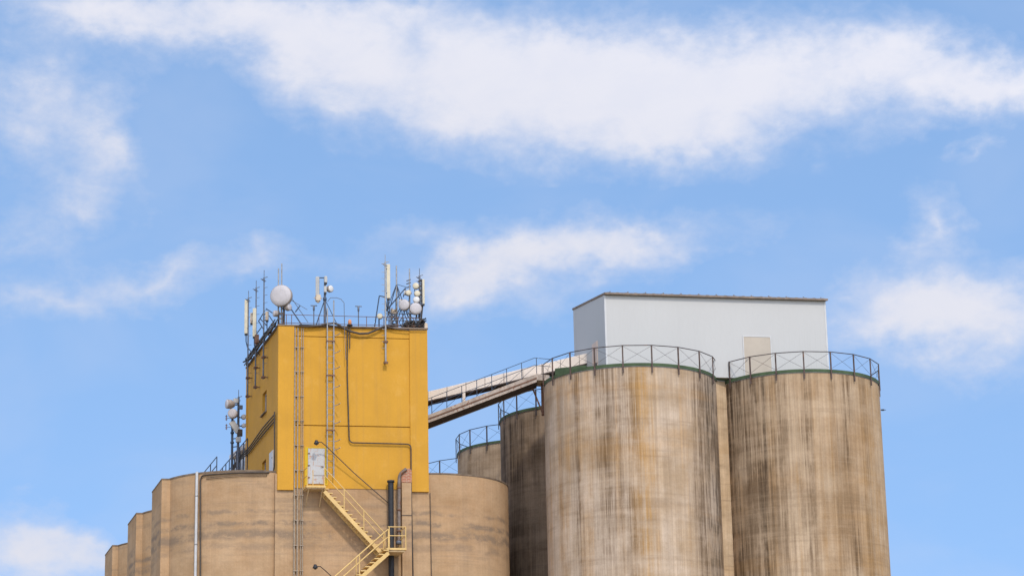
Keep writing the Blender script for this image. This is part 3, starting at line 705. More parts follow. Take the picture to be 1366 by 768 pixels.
# lattice box under it
lt = L.hv(375, 425, .5)
m = MB()
for du in (-.13, .13):
    for dv in (0, .26): m.rod(L.pt(L.loc(lt)[0] + du, .4 + dv, ZT), L.pt(L.loc(lt)[0] + du, .4 + dv, ZT + .95), .03, 6)
for zz in (.2, .5, .8): m.fbox(L, L.loc(lt)[0] - .14, L.loc(lt)[0] + .14, .4, .42, ZT + zz, ZT + zz + .06)
m.build('lattice_base', m_cable, stnd)
dish('small dish in rusty red shroud low under the big round dish', L.hv(365.8, 418, .5), -60, .17, .3, m_radome, L.hv(375, 420, .6))
dish('small dish peeking out under the right rim of the big round dish', L.hv(386.2, 409.5, .7), 60, .2, .3, m_radome, L.hv(377, 412, .9))
for px, yt, lab in ((371.3, 358, 'shorter of two whip antennas rising behind the big round dish'), (375.6, 351.5, 'taller of two whip antennas rising behind the big round dish')):
    b_ = L.hv(px, 405, 1.1); b_ = Vector((b_.x, b_.y, ZT)); t_ = L.hv(px, yt, 1.1); t_ = Vector((b_.x, b_.y, t_.z))
    mast('whip_antenna', lab, b_, t_, .045, m_galv, 0, 1, False, cat='whip antenna')

# roof guard rail at the front
t = thing('roof_railing', 'thin reddish railing along the front edge of the tower roof', 'railing', L.pt(.5, .25, ZT))
for hh in (.72, .26):
    m = MB(); m.rod(L.pt(.3, .25, ZT + hh), L.pt(U1 - .3, .25, ZT + hh), .017, 6); m.build('rail', m_rust, t)
for px in (382, 389, 425.5, 459.5, 489, 512, 531, 552):
    u = uz(px, 430, .25)[0]; m = MB(); m.rod(L.pt(u, .25, ZT), L.pt(u, .25, ZT + .74), .018, 6); m.build('post', m_rust, t)

# centre mast
cb_ = L.hv(433.3, 434, .55); cb_ = Vector((cb_.x, cb_.y, ZT)); ct = L.hv(433.3, 370, .55); ct = Vector((cb_.x, cb_.y, ct.z))
mast('antenna_mast', 'thick braced mast in the middle of the tower roof by the ladder top', cb_, ct, .07, m_mast, 0, 1, False)
m = MB(); zz = L.hv(433, 399, .55).z
hub = Vector((cb_.x, cb_.y, zz)); m.rod(hub, L.hv(421.5, 434, .5), .03, 6); m.rod(hub, L.hv(449, 431, .5), .02, 6); m.rod(hub, L.hv(437, 432, 1.6), .02, 6)
m.lathe(hub, Vector((0, 0, 1)), [(-.1, .07), (-.08, .1), (.08, .1), (.1, .07)], 12)
tag(m.build('mast_brace', m_bluerail, None, hub), 'spread blue braces steadying the thick middle mast', 'brace')
panel('grey panel antenna standing off to the left of the thick middle mast', L.hv(423.6, 369, .55), Vector((L.hv(423.6, 369, .55).x, L.hv(423.6, 369, .55).y, L.hv(424, 394, .55).z)), .2, m_gpanel, None, .14, (-.3, -1), False)
m = MB(); m.rod(L.hv(425, 370.5, .6), L.hv(433, 370.5, .6), .03, 6); tag(m.build('bracket_arm', m_bluerail, None, L.hv(433, 370.5, .6)), 'blue arm joining the grey panel antennas at the mast top', 'bracket')
q = L.hv(424.2, 397.5, .55); m = MB(); m.box(q, L.U, L.V, Vector((0, 0, 1)), .26, .26, .34); m.lathe(q - Vector((0, 0, .17)), Vector((0, 0, -1)), [(0, .09), (.08, .09), (.1, .0)], 12); m.rod(q - L.U * .22, q + L.U * .24, .035, 6)
tag(m.build('radio_box', m_beige, None, q, bevel=.02), 'brown radio box hanging below the grey panel antenna', 'radio box')
q = L.hv(434.5, 368.5, .45); q2 = L.hv(434.5, 377, .45); panel('short grey panel antenna on top of the thick middle mast', q, Vector((q.x, q.y, q2.z)), .17, m_gpanel, None, .14, (.2, -1), False)
q = L.hv(433.9, 381.5, .45); q2 = L.hv(433.9, 390, .45); panel('grey panel antenna halfway up the middle mast next to the small white dish', q, Vector((q.x, q.y, q2.z)), .16, m_gpanel, None, .12, (.2, -1), False)
dish('small bright white dish on the right of the thick middle mast', L.hv(441.5, 385, .5), 50, .19, .28, m_white, L.hv(434, 386, .55))
for px, yt, lab in ((418.6, 407.5, 'T-shaped aerial between the big dish and the middle mast'), (478.2, 408.5, 'T-shaped aerial between the ladder top and the crowded mast cluster')):
    b_ = L.hv(px, 430, .7); b_ = Vector((b_.x, b_.y, ZT)); t_ = L.hv(px, yt, .7); t_ = Vector((b_.x, b_.y, t_.z))
    t = thing('aerial', lab, 'aerial', b_, 'T-shaped aerials on the tower roof')
    m = MB(); m.tube([b_, t_], [.028, .03], 8); m.build('pole', m_mast, t)
    m = MB(); m.lathe(t_, Vector((0, 0, 1)), [(-.3, .03), (-.26, .055), (-.02, .055), (0, .03)], 10); m.build('coil', m_mast, t)
    m = MB(); m.rod(t_ - L.U * .18, t_ + L.U * .18, .028, 6); m.build('crossbar', m_mast, t)
    m = MB(); m.lathe(b_, Vector((0, 0, 1)), [(0, .17), (.05, .17), (.07, .05)], 12); m.build('foot', m_mast, t)
# beacon
q = L.hv(466.6, 433, -.2); t = thing('beacon_lamp', 'orange warning beacon on a rod at the front roof edge', 'beacon', q)
m = MB(); m.lathe(q, Vector((0, 0, 1)), [(0, .07), (.03, .1), (.2, .095), (.28, .06), (.3, 0)], 16); m.build('lens', m_orange, t)
m = MB(); m.lathe(q, Vector((0, 0, -1)), [(0, .0), (0, .15), (.06, .15), (.08, .03)], 12); m.build('base', m_dark, t)
m = MB(); m.rod(q, Vector((q.x, q.y, L.hv(466.5, 465, -.2).z)), .026, 8); m.build('rod', m_cable, t)
# sagging thick cable over the parapet
P = [L.hv(x, y, -.22) for x, y in ((398, 434.5), (410, 435.5), (428, 434), (436, 431.8), (446, 431), (452, 433), (458, 437.5), (468, 442), (480, 445), (491, 444.5), (502, 440), (510, 436), (516, 435), (526, 438), (545, 440.2), (569, 440.5))]
m = MB(); m.tube(P, [.03, .04, .05, .055, .06, .06, .06, .06, .06, .06, .055, .05, .045, .035, .028, .02], 10); tag(m.build('black_cable', m_cable, None, P[7]), 'thick brown cable sagging across the top of the yellow facade', 'cable')
P = [L.hv(x, y, -.2) for x, y in ((399, 433), (420, 433.6), (436, 433.5), (452, 435.5), (460, 439.5), (472, 444))]
m = MB(); m.tube(P, .03, 8); tag(m.build('black_cable', m_cable, None, P[2]), 'thinner cable twisted along the sagging cable near the ladder', 'cable')

# ------------------------------------------------------------------ crowded right-hand cluster
def vmast(px, yt, yb, v, r, label, rungs=0, rdir=1, head=True, mat=None, name='antenna_mast', cat='mast', br=()):
    t_ = L.hv(px, yt, v); zb_ = ZT if yb is None else L.hv(px, yb, v).z; b_ = Vector((t_.x, t_.y, zb_))
    brs = [Vector((t_.x, t_.y, L.hv(px, y, v).z)) for y in br]
    mast(name, label, b_, t_, r, mat or m_mast, rungs, rdir, head, brs, L.V * .3 if br else None, cat); return b_, t_
b5, t5 = vmast(513.8, 350, 485, -.28, .05, 'tall rung-studded mast bolted down the front of the yellow facade', 13, -1, True, m_galv, br=(456, 483.5))
panel('longest cream panel antenna, beside the rung-studded front mast', L.hv(517.8, 352.5, -.2), Vector((L.hv(517.8, 352.5, -.2).x, L.hv(517.8, 352.5, -.2).y, L.hv(518, 398, -.2).z)), .21, m_cpanel, t5, .12, (.1, -1))
m = MB(); m.rod(L.hv(506, 394.5, .3), L.hv(499.5, 437, .3), .035, 6); m.rod(L.hv(506, 394.5, .3), L.hv(514, 396, .2), .03, 6); tag(m.build('leaning_pole', m_bluerail, None, L.hv(500, 437, .3)), 'leaning dark blue pole left of the rung-studded mast', 'pole')
q = L.hv(506.7, 421.5, .2); dish('small cream dish low at the left end of the crowded mast cluster', q, -5, .155, .22, m_cpanel, L.hv(505.5, 424, .5))
m = MB(); p_ = L.hv(505.6, 425, .5); m.rod(Vector((p_.x, p_.y, ZT)), p_, .035, 6); tag(m.build('short_post', m_bluerail, None, (p_.x, p_.y, ZT)), 'short dark post holding the low small cream dish', 'post')
b6, t6 = vmast(528.8, 354.5, None, 1.2, .05, 'bare grey whip antenna above the strut tripod', 0, 1, False, m_galv, 'whip_antenna', 'whip antenna')
m = MB(); hubz = L.hv(529, 379, 1.2)
for (x, y, v) in ((517, 410, .6), (536.5, 400, .8), (540, 436, 1.0), (514, 432, 1.4)): m.rod(hubz, L.hv(x, y, v), .024, 6)
m.rod(hubz, L.hv(542, 383, 1.0), .016, 6)
for (a, c) in (((514, 416), (541, 384)), ((513, 416), (528, 399)), ((541, 384), (538, 396)), ((535, 412), (529, 432)), ((541, 412), (545, 424)), ((521, 436), (534, 410)), ((519, 418), (519, 436))): m.rod(L.hv(*a, .8), L.hv(*c, .8), .032, 6)
tag(m.build('strut_tripod', m_bluerail, None, L.hv(529, 436, 1)), 'dark blue strut tripod bracing the bare whip antenna', 'frame')
b7, t7 = vmast(546.2, 358.5, None, 1.0, .045, 'grey pole behind the two large dishes of the cluster', 0, 1, False, m_galv, 'whip_antenna', 'whip antenna')
m = MB()
for py in (374, 378, 383): q = Vector((t7.x, t7.y, L.hv(546, py, 1.0).z)); m.rod(q - Vector((.17, .05, .04)), q + Vector((.06, 0, .06)), .035, 6)
tag(m.build('clamp_set', m_mast, None, Vector((t7.x, t7.y, L.hv(546, 380, 1.0).z))), 'three dark clamps on the pole behind the large dishes', 'clamps')
b8, t8 = vmast(559.6, 368, None, .6, .06, 'dark mast at the right tower corner beside a cream panel', 7, -1, True, m_mast)
m = MB()
for py in (375, 382, 388, 394): q = Vector((t8.x, t8.y, L.hv(559, py, .6).z)); m.rod(q - Vector((.1, .05, .04)), q + Vector((.12, 0, .05)), .04, 6)
m.rod(L.hv(562, 372, .6), L.hv(562.5, 436, .6), .03, 6); m.rod(L.hv(564, 406, .6), L.hv(561, 437, .6), .04, 6)
tag(m.build('clamp_set', m_cable, None, Vector((t8.x, t8.y, ZT))), 'brown clamps and feeder lines up the right corner mast', 'clamps')
panel('rightmost slim cream panel antenna at the corner of the tower', L.hv(564.6, 372.5, .5), Vector((L.hv(564.6, 372.5, .5).x, L.hv(564.6, 372.5, .5).y, L.hv(564.6, 405.5, .5).z)), .13, m_cpanel, t8, .12, (.3, -1), False)
def dc(px, py, v, yaw, rp, label, mat=m_radome, pole=None, depth=.25): dish(label, L.hv(px, py, v), yaw, rp / 24.6, depth, mat, pole)
pole8 = lambda py: Vector((t8.x, t8.y, L.hv(559, py, .6).z)); pole7 = lambda py: Vector((t7.x, t7.y, L.hv(546, py, 1.0).z))
dc(554.6, 381.2, .35, -8, 4.4, 'topmost cream dish on the right corner mast', m_cpanel, pole8(381))
dc(556.6, 391.3, .32, 8, 4.2, 'cream dish second from the top on the right corner mast', m_cpanel, pole8(391))
dc(555.4, 399.6, .28, 0, 4.5, 'bright white dish just above the large grey one on the corner mast', m_white, pole8(399))
dc(554.6, 411.4, .18, 10, 8.2, 'large grey-pink dish lowest on the right corner mast', m_radome, pole8(411), .3)
dc(538.8, 406.5, .3, -14, 7.6, 'large grey-pink dish left of its twin, on the grey pole', m_radome, pole7(406), .32)
dc(545, 390.4, .55, 14, 3.9, 'small cream dish facing right above the large left dish', m_cpanel, pole7(390))
dc(540, 390.5, .7, -70, 3.2, 'small white dish turned sideways next to the cream dish', m_white, pole7(390))
dc(533.5, 402.5, .9, -65, 3.8, 'small white dish half hidden behind the large left dish', m_white, pole7(402))
# lattice base and coiled cables
for (px, v, h, lab) in ((525.5, 1.0, 1.45, 'left lattice stub with rusty radios under the bare whip'), (545, .9, .75, 'right lattice stub under the grey pole')):
    u = uz(px, 430, v)[0]; t = thing('lattice_stub', lab, 'lattice', L.pt(u, v, ZT))
    m = MB()
    for du in (-.16, .16):
        for dv in (-.16, .16): m.rod(L.pt(u + du, v + dv, ZT), L.pt(u + du * .8, v + dv * .8, ZT + h), .028, 6)
    zz = .1
    while zz < h - .2:
        m.rod(L.pt(u - .16, v - .16, ZT + zz), L.pt(u + .16, v - .16, ZT + zz + .25), .018, 5); m.rod(L.pt(u + .16, v - .16, ZT + zz), L.pt(u - .16, v + .16, ZT + zz + .25), .018, 5); zz += .26
    m.build('lattice', m_conduit, t)
    for zz in (.3, h - .35): m = MB(); m.fbox(L, u - .12, u + .12, v - .12, v + .12, ZT + zz, ZT + zz + .26); m.build('radio', m_beige if zz > .35 else m_cable, t)
t = thing('cable_bundle', 'dark tangle of feeder cables at the foot of the crowded cluster', 'cable bundle', L.pt(7.3, .5, ZT))
ur0, ur1 = uz(515, 436, .4)[0], uz(567, 436, .4)[0]
for k in range(20):
    pts = []; n = 8; s = random.uniform(0, .5) if k < 8 else .45
    for i in range(n):
        f = s + (1 - s) * i / (n - 1); pts.append(L.pt(ur0 + (ur1 - ur0) * f, .35 + random.uniform(-.25, .5), ZT + .06 + random.uniform(0, .75) * (.25 + .75 * f)))
    m = MB(); m.tube(pts, random.uniform(.022, .05), 6); m.build('cable', m_dark if k % 3 else m_cable, t)
for u, zz, wv in ((.62, .15, .3), (.8, .2, .34), (.92, .16, .3)):
    m = MB(); uu = ur0 + (ur1 - ur0) * u; m.fbox(L, uu - wv / 2, uu + wv / 2, .4, .7, ZT + .1, ZT + .1 + zz * 2); m.build('junction_box', m_dark, t)
t = thing('feeder_loops', 'thin dark feeder cables looping between the dishes of the crowded cluster', 'cables', L.pt(ur0, .6, ZT))
for (ax, ay, bx, by) in ((515, 402, 526, 424), (541, 413, 533, 431), (546, 394, 551, 425), (556, 416, 549, 430), (559, 404, 561, 430), (528, 398, 519, 428), (538, 414, 543, 430), (553, 386, 548, 405), (517, 399, 522, 418)):
    p, q_ = L.hv(ax, ay, .55), L.hv(bx, by, .7); mid = (p + q_) / 2 + Vector((random.uniform(-.2, .2), 0, -.28)); m = MB()
    m.tube([p, p.lerp(mid, .5) + Vector((0, 0, -.08)), mid, mid.lerp(q_, .5) + Vector((0, 0, -.05)), q_], .022, 6); m.build('cable', m_dark, t)
q = L.hv(568, 437.5, .1); m = MB(); m.box(q + Vector((0, 0, .1)), L.U, L.V, Vector((0, 0, 1)), .17, .2, .28)
m.lathe(q + Vector((0, 0, .24)), Vector((0, 0, 1)), [(0, .06), (.05, .06), (.07, 0)], 10)
tag(m.build('roof_box', m_beige, None, q, bevel=.015), 'small beige box sitting on the right top corner of the tower', 'box')
m = MB()
for py, v in ((418, .5), (423, .8), (427, .45), (433, .35)): m.rod(L.hv(513, py, v), L.hv(562, py + 1, v), .022, 6)
for px in (519, 528, 537, 548, 556): m.rod(Vector((L.hv(px, 418, .5).x, L.hv(px, 418, .5).y, ZT)), L.hv(px, 418, .5), .024, 6)
tag(m.build('support_frame', m_mast, None, L.pt(ur0, .5, ZT)), 'low steel frame carrying the crowded mast cluster', 'frame')

# ------------------------------------------------------------------ mast beside the rooftop cabin
vm = 11.2
qb = L.hv(317.5, 600, vm); qt = L.hv(317.5, 529.5, vm); qb = Vector((qb.x, qb.y, ZB)); qt = Vector((qb.x, qb.y, qt.z))
mast('antenna_mast', 'thick mast hung with dishes behind the back edge of the tower', qb, qt, .085, m_mast, 0, 1, True)
lg = L.hv(309.5, 606, vm); lt_ = L.hv(309.8, 556, vm); m = MB(); m.rod(Vector((lg.x, lg.y, ZB)), Vector((lg.x, lg.y, lt_.z)), .07, 8)
for py in (556, 570, 585, 596): q = Vector((lg.x, lg.y, L.hv(309, py, vm).z)); m.rod(q, Vector((qb.x, qb.y, q.z + .05)), .03, 6)
for py in (563, 577, 590): q = Vector((lg.x, lg.y, L.hv(309, py, vm).z)); m.lathe(q, Vector((0, 0, 1)), [(-.06, .07), (-.05, .11), (.05, .11), (.06, .07)], 10)
tag(m.build('antenna_mast', m_bluerail, None, (lg.x, lg.y, ZB)), 'thin dark blue mast left of the thick dish-hung mast', 'mast')
pm = lambda py: Vector((qb.x, qb.y, L.hv(317, py, vm).z))
dish('upper drum dish turned left on the mast behind the tower', L.hv(302.8, 538.5, vm - .5), -62, .27, .45, m_radome, pm(538))
dish('round dish facing the road on the mast behind the tower', L.hv(310, 551, vm - .55), -6, .28, .4, m_radome, pm(552))
dish('tiny pale dish at the tower edge, upper of two', L.hv(325.5, 555.5, vm - .2), 20, .15, .25, m_white, pm(556))
dish('tiny pale dish at the tower edge, lower of two', L.hv(325.5, 567, vm - .2), 20, .13, .25, m_white, pm(567))
for px, py, s, sh_, mt, lab in ((313.5, 569, .34, .75, m_gpanel, 'slanted grey radio box on the mast behind the tower'), (320, 577, .3, .4, m_cable, 'brown radio box on the mast behind the tower'), (318, 586, .3, .3, m_gpanel, 'small pale radio box low on the mast behind the tower'), (321.5, 543, .2, .24, m_mast, 'dark knob-like box high on the mast behind the tower'), (314.5, 534.5, .3, .26, m_gpanel, 'pale bracket box at the top of the mast behind the tower')):
    q = L.hv(px, py, vm - .25); ax = L.U; az_ = Vector((0, 0, 1))
    if 'slanted' in lab: ax = (L.U + Vector((0, 0, .7))).normalized(); az_ = ax.cross(L.V)
    m = MB(); m.box(q, ax, ax.cross(az_) * -1, az_, s, s * .7, sh_); m.rod(q, Vector((qb.x, qb.y, q.z)), .04, 6)
    tag(m.build('radio_box', mt, None, q, bevel=.02), lab, 'radio box')
for py, lab in ((557, 'upper of two tiny dark aerials left of the rear mast'), (569, 'lower of two tiny dark aerials left of the rear mast')):
    m = MB(); q = L.hv(302, py, vm - .2); m.rod(q - Vector((0, 0, .17)), q + Vector((0, 0, .17)), .022, 6); m.rod(q, Vector((lg.x, lg.y, q.z)), .014, 5)
    for s in (-.1, .0, .1): m.rod(q + Vector((-.07, 0, s)), q + Vector((.07, 0, s)), .018, 5)
    tag(m.build('aerial', m_rust, None, q), lab, 'aerial')

# ================================================================== RIGHT COMPLEX
DA = 130.0
cA = at_y(839.9, 505, DA); RA = 114.9 * (cA - CAM).dot(Fw) / F
zA = at_y(842, 488.2, DA - RA).z
Vd = Vector((-math.sin(AV), math.cos(AV), 0))
cB = at_y(1060.8, 505, DA + 1.6); RB = 109.8 * (cB - CAM).dot(Fw) / F
zB_ = at_y(1075, 496.2, DA + 1.6 - RB).z
print('A', cA, RA, zA, 'B', RB, zB_)
cA.z = cB.z = 0
silos = []
def silo(label, c, Rr, zt, mat, a_rail, phase, nseg=20, roofh=.17, railmat=m_rail, postmat=m_post):
    t = thing('grain_silo', label, 'silo', (c.x, c.y, 0), 'round concrete silos of the right-hand group')
    m = MB(); m.drum(c.x, c.y, Rr, 0, zt - .03, 160, zr=30); m.build('wall', mat, t)
    m = MB(); m.drum(c.x, c.y, Rr + .025, zt - .03, zt, 160, top=False); m.build('drip_edge', m_galv, t)
    m = MB(); m.drum(c.x, c.y, Rr + .05, zt, zt + roofh, 160); m.add([(c.x + (Rr + .05) * math.sin(2 * PI * k / 96), c.y - (Rr + .05) * math.cos(2 * PI * k / 96), zt) for k in range(96)], [tuple(range(95, -1, -1))]); m.build('roof', m_green, t)
    rr = Rr + .09; step = 360.0 / nseg
    P = lambda a, z: Vector((c.x + rr * math.sin(R_(a)), c.y - rr * math.cos(R_(a)), z))
    zt0, zt1 = zt - .36, zt + 1.14
    a0, a1 = a_rail; k0 = math.ceil((a0 - phase) / step); k1 = math.floor((a1 - phase) / step); angs = [phase + k * step for k in range(k0, k1 + 1)]
    m = MB(); pts = []
    for i, a in enumerate(angs): pts.append(P(a, zt1))
    m.tube(pts, .026, 6); gr = m.build('guard_rail', railmat, t)
    for a in angs:
        o = Vector((math.sin(R_(a)), -math.cos(R_(a)), 0)); s = Vector((-o.y, o.x, 0))
        m = MB(); m.box(P(a, (zt0 + zt1) / 2), s, o, Vector((0, 0, 1)), .075, .05, zt1 - zt0 + .03); m.build('post', postmat, gr)
    for i in range(len(angs) - 1):
        m = MB(); m.rod(P(angs[i], zt + .2), P(angs[i + 1], zt1 - .03), .008, 5); m.rod(P(angs[i], zt1 - .03), P(angs[i + 1], zt + .2), .008, 5); m.build('cross_brace', railmat, gr)
    return t
sA = silo('nearest large pale concrete silo with rust streaks and green roof edge', cA, RA, zA, m_A, (-88, 92), -6.7 - 18.4 * 0, 19.5, postmat=m_post)
sB = silo('rightmost concrete silo with heavy dark streaks on its left flank', cB, RB, zB_, m_B, (-62, 130), -19.2, 19.5)
pC = 8.9
cC, cD, cE = cA + Vd * 9.6, cA + Vd * 19.5, cA + Vd * 30.2
RC = 4.62
for nm, c in (('C', cC), ('D', cD), ('E', cE)): print(nm, proj(Vector((c.x - RC * .99, c.y, zA))), proj(Vector((c.x, c.y - RC, zA))))
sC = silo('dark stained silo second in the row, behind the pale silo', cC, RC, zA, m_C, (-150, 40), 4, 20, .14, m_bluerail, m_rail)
sD = silo('third silo in the receding row, brown with pale runs', cD, RC, zA, m_D, (-150, 40), 1, 20, .14, m_bluerail, m_rail)
sE = silo('farthest silo whose railing alone shows over the silo block', cE, RC, zA, m_D, (-150, 60), -3, 20, .14, m_bluerail, m_rail)
# cone hood on the second silo
hc = at_y(728, 548, cC.y - 1); t = thing('roof_hood', 'dark green sloping hood on the roof of the stained second silo', 'roof hood', (hc.x, hc.y, zA + .14))
m = MB(); m.lathe(Vector((hc.x, hc.y, zA + .14)), Vector((0, 0, 1)), [(0, 1.05), (.1, 1.0), (.75, .22), (.78, 0)], 28); m.build('cone', m_dgreen, t)
m = MB(); m.lathe(Vector((hc.x, hc.y, zA + .9)), Vector((0, 0, 1)), [(-.05, .15), (.1, .15), (.14, .2), (.2, .0)], 16); m.build('vent_cap', m_dgreen, t)
# infill wall between the two big silos
pA, pB = at_y(950, 520, DA - .9), at_y(975, 520, DA - .4)
X = (pB - pA); X.z = 0; X.normalize(); Y = Vector((-X.y, X.x, 0))
t = thing('infill_wall', 'narrow ochre concrete wall filling the gap between the two big silos', 'wall', (pA.x, pA.y, 0))
w = (pB - pA).length; mid = (pA + pB) / 2; zf = zA - .12
zf = at_y(961, 508.5, DA - .65).z
m = MB(); m.box(Vector((mid.x, mid.y, zf / 2)) + Y * .5, X, Y, Vector((0, 0, 1)), w, 1.0, zf); m.build('wall', m_fill, t)
m = MB(); m.box(Vector((mid.x, mid.y, zf + .02)) + Y * .48, X, Y, Vector((0, 0, 1)), w - .02, 1.04, .04); m.build('drip_edge', m_galv, t)
m = MB(); m.box(Vector((mid.x, mid.y, zf + .15)) + Y * .46, X, Y, Vector((0, 0, 1)), w - .03, 1.1, .2); m.build('roof_edge', m_green, t)
# tiny bracket on the far right
q = at_y(1175.5, 546.5, DA + 1.6); m = MB(); m.rod(q - Vector((.3, 0, 0)), q + Vector((.27, 0, .0)), .018, 6); m.lathe(q + Vector((.0, 0, 0)), Vector((1, 0, 0)), [(0, .03), (.02, .05), (.16, .05), (.18, .03)], 10)
tag(m.build('side_bracket', m_bluerail, None, q), 'tiny dark bracket poking out of the rightmost silo', 'bracket')

# ------------------------------------------------------------------ white shed
zS = zA + roofz if False else zA + .16
ySh = (zS - CAM.z)
S0 = at_y(809, 490, DA - 2.2)
S = Frame(S0, AU, AV)
su = lambda px, py: S.loc(S.hv(px, py, 0))
s1 = su(1103, 440)[0]; zEave = su(806, 391)[2]
vS = S.loc(S.hu(764.5, 411, 0))[1]; zBack = S.hu(764.5, 411.5, 0).z
print('shed', s1, zEave - zS, vS, zBack - zS)
t = thing('roof_shed', 'white sheet metal shed standing on top of the two big silos', 'shed', S.pt(s1 / 2, vS / 2, zS))
def shed_shell(m, u0, u1, v0, v1, z0, zf_, zb_): m.hexa([S.pt(*p) for p in ((u0, v0, z0), (u1, v0, z0), (u1, v1, z0), (u0, v1, z0), (u0, v0, zf_), (u1, v0, zf_), (u1, v1, zb_), (u0, v1, zb_))])
m = MB(); shed_shell(m, 0, s1, 0, vS, zS + .004, zEave - .1, zBack - .08); m.build('wall', m_shed, t)
# roof sheets with corrugated front eave
m = MB(); n = 150; sl_ = (zBack - zEave) / vS; prof = []
for i in range(n + 1):
    u = -.04 + (s1 + .12) * i / n; h = .018 * (1 if (i % 6) in (2, 3) else 0); prof.append((u, h))
for v in (-.22, vS + .06):
    for u, h in prof: m.v.append(S.pt(u, v, zEave + .02 + sl_ * v + h))
for v in (-.22, vS + .06):
    for u, h in prof: m.v.append(S.pt(u, v, zEave - .085 + sl_ * v))
k = n + 1
for i in range(n):
    for f in ((i, i + 1, k + i + 1, k + i), (2 * k + i, 3 * k + i, 3 * k + i + 1, 2 * k + i + 1), (i, 2 * k + i, 2 * k + i + 1, i + 1), (k + i, k + i + 1, 3 * k + i + 1, 3 * k + i)): m.f.append(list(f)); m.sm.append(False)
for f in ((0, k, 3 * k, 2 * k), (k - 1, 3 * k - 1, 4 * k - 1, 2 * k - 1)): m.f.append(list(f)); m.sm.append(False)
rf = m.build('roof', m_roofsh, t)
for i in range(13):
    m = MB(); u = .3 + (s1 - .6) * i / 12; q = S.pt(u, -.12, zEave + .06); m.lathe(q, Vector((0, 0, 1)), [(0, .04), (.02, .04), (.035, 0)], 8); m.build('roof_bolt', m_roofsh, rf)
for u in (-.012, s1 - .09): m = MB(); m.fbox(S, u, u + .10, -.015, .09, zS + .01, zEave - .12); m.build('corner_trim', m_trim, t)
e0, ez = su(991.5, 449.5)[0], su(1010, 449.5)[2]; e1 = su(1027.5, 460)[0]
m = MB(); m.fbox(S, e0, e1, -.03, .02, zS + .01, ez); dr = tag(m.build('door', m_sheeted, t), 'beige door in the long front wall')
m = MB(); m.fbox(S, e0 - .05, e0, -.045, .02, zS + .01, ez + .05); m.fbox(S, e1, e1 + .05, -.045, .02, zS + .01, ez + .05); m.fbox(S, e0, e1, -.045, .02, ez, ez + .05); m.build('frame', m_trim, dr)
m = MB(); m.fbox(S, e0 + .1, e0 + .14, -.06, -.03, zS + .95, zS + 1.1); m.build('handle', m_galv, dr)
g0, g1 = S.loc(S.hu(797.5, 470, 0))[1], S.loc(S.hu(790.5, 470, 0))[1]; gz = S.hu(795, 456, 0).z
m = MB(); m.fbox(S, -.035, .02, g0, g1, zS + .01, gz); dr = tag(m.build('door', m_pinkdoor, t), 'pinkish door in the shaded end wall')
m = MB(); m.fbox(S, -.12, -.035, g0 + .1, g0 + .2, zS + .85, zS + 1.05); m.build('handle', m_dark, dr)

# green deck on the pale silo
q0, q1 = at_y(740, 489, DA - 1.6), at_y(781, 489, DA - 2.2)
X = (q1 - q0); X.z = 0; Lx = X.length; X.normalize(); Y = Vector((-X.y, X.x, 0)); mid = (q0 + q1) / 2
zt_ = at_y(760, 489, DA - 1.9).z
m = MB(); m.box(Vector((mid.x, mid.y, (zA + .175 + zt_) / 2)) + Y * .7, X, Y, Vector((0, 0, 1)), Lx, 1.4, zt_ - zA - .175)
t = tag(m.build('roof_deck', m_green, None, (mid.x, mid.y, zA + .175), bevel=.015), 'raised green deck on the left of the pale silo roof', 'roof deck')
print('deck h', zt_ - zA)

# ------------------------------------------------------------------ conveyor bridge
YC, YW = DA + 1.1, DA + .1
cv = thing('conveyor_bridge', 'sloping conveyor bridge between the yellow tower and the white shed', 'conveyor', at_y(640, 540, YC))
a_t, a_b = at_y(556, 525.5, YC), at_y(556, 537.8, YC); b_t, b_b = at_y(788, 469.7, YC), at_y(788, 483.0, YC)
def slab(p_t, p_b, q_t, q_b, y0, y1):
    m = MB(); c = []
    for (pt_, pb_) in ((p_t, p_b), (q_t, q_b)): c.append((pt_, pb_))
    (pt, pb), (qt, qb) = c; f = lambda p, y: Vector((p.x, y, p.z))
    m.hexa([f(pb, y0), f(qb, y0), f(qb, y1), f(pb, y1), f(pt, y0), f(qt, y0), f(qt, y1), f(pt, y1)]); return m
slab(a_t, a_b, b_t, b_b, YC, YC + .9).build('casing', m_casing, cv, bevel=.015)
for k in range(9):
    m = MB(); f = (k + .6) / 9.2; pt = a_t.lerp(b_t, f); pb = a_b.lerp(b_b, f); m.box((pt + pb) / 2 + Vector((0, -.01, 0)), Vector((1, 0, 0)), Vector((0, 1, 0)), Vector((0, 0, 1)), .03, .03, (pt - pb).length + .02); m.build('casing_joint', m_shroud, cv)
dn = Vector((0, 0, -.07)); slab(a_b, a_b + dn, b_b, b_b + dn, YC - .03, YC + .95).build('casing_soffit', m_soffit, cv)
w_t, w_b = at_y(556, 559, YW), at_y(556, 569.5, YW); x_t, x_b = at_y(716, 498.5, YW), at_y(716, 509.3, YW)
slab(w_t, w_b, x_t, x_b, YW - .04, YW).build('stringer', m_walk, cv)
up_ = Vector((0, 0, .09)); slab(w_t.lerp(w_b, .45) , w_t.lerp(w_b, .62), x_t.lerp(x_b, .45), x_t.lerp(x_b, .62), YW - .07, YW - .042).build('stringer_flange', m_rust, cv)
slab(w_b + Vector((0, 0, .12)), w_b + Vector((0, 0, .04)), x_b + Vector((0, 0, .12)), x_b + Vector((0, 0, .04)), YW, YW + 1.5).build('deck', m_soffit, cv)
slab(w_t, w_b, x_t, x_b, YW + 1.5, YW + 1.54).build('stringer', m_walk, cv)
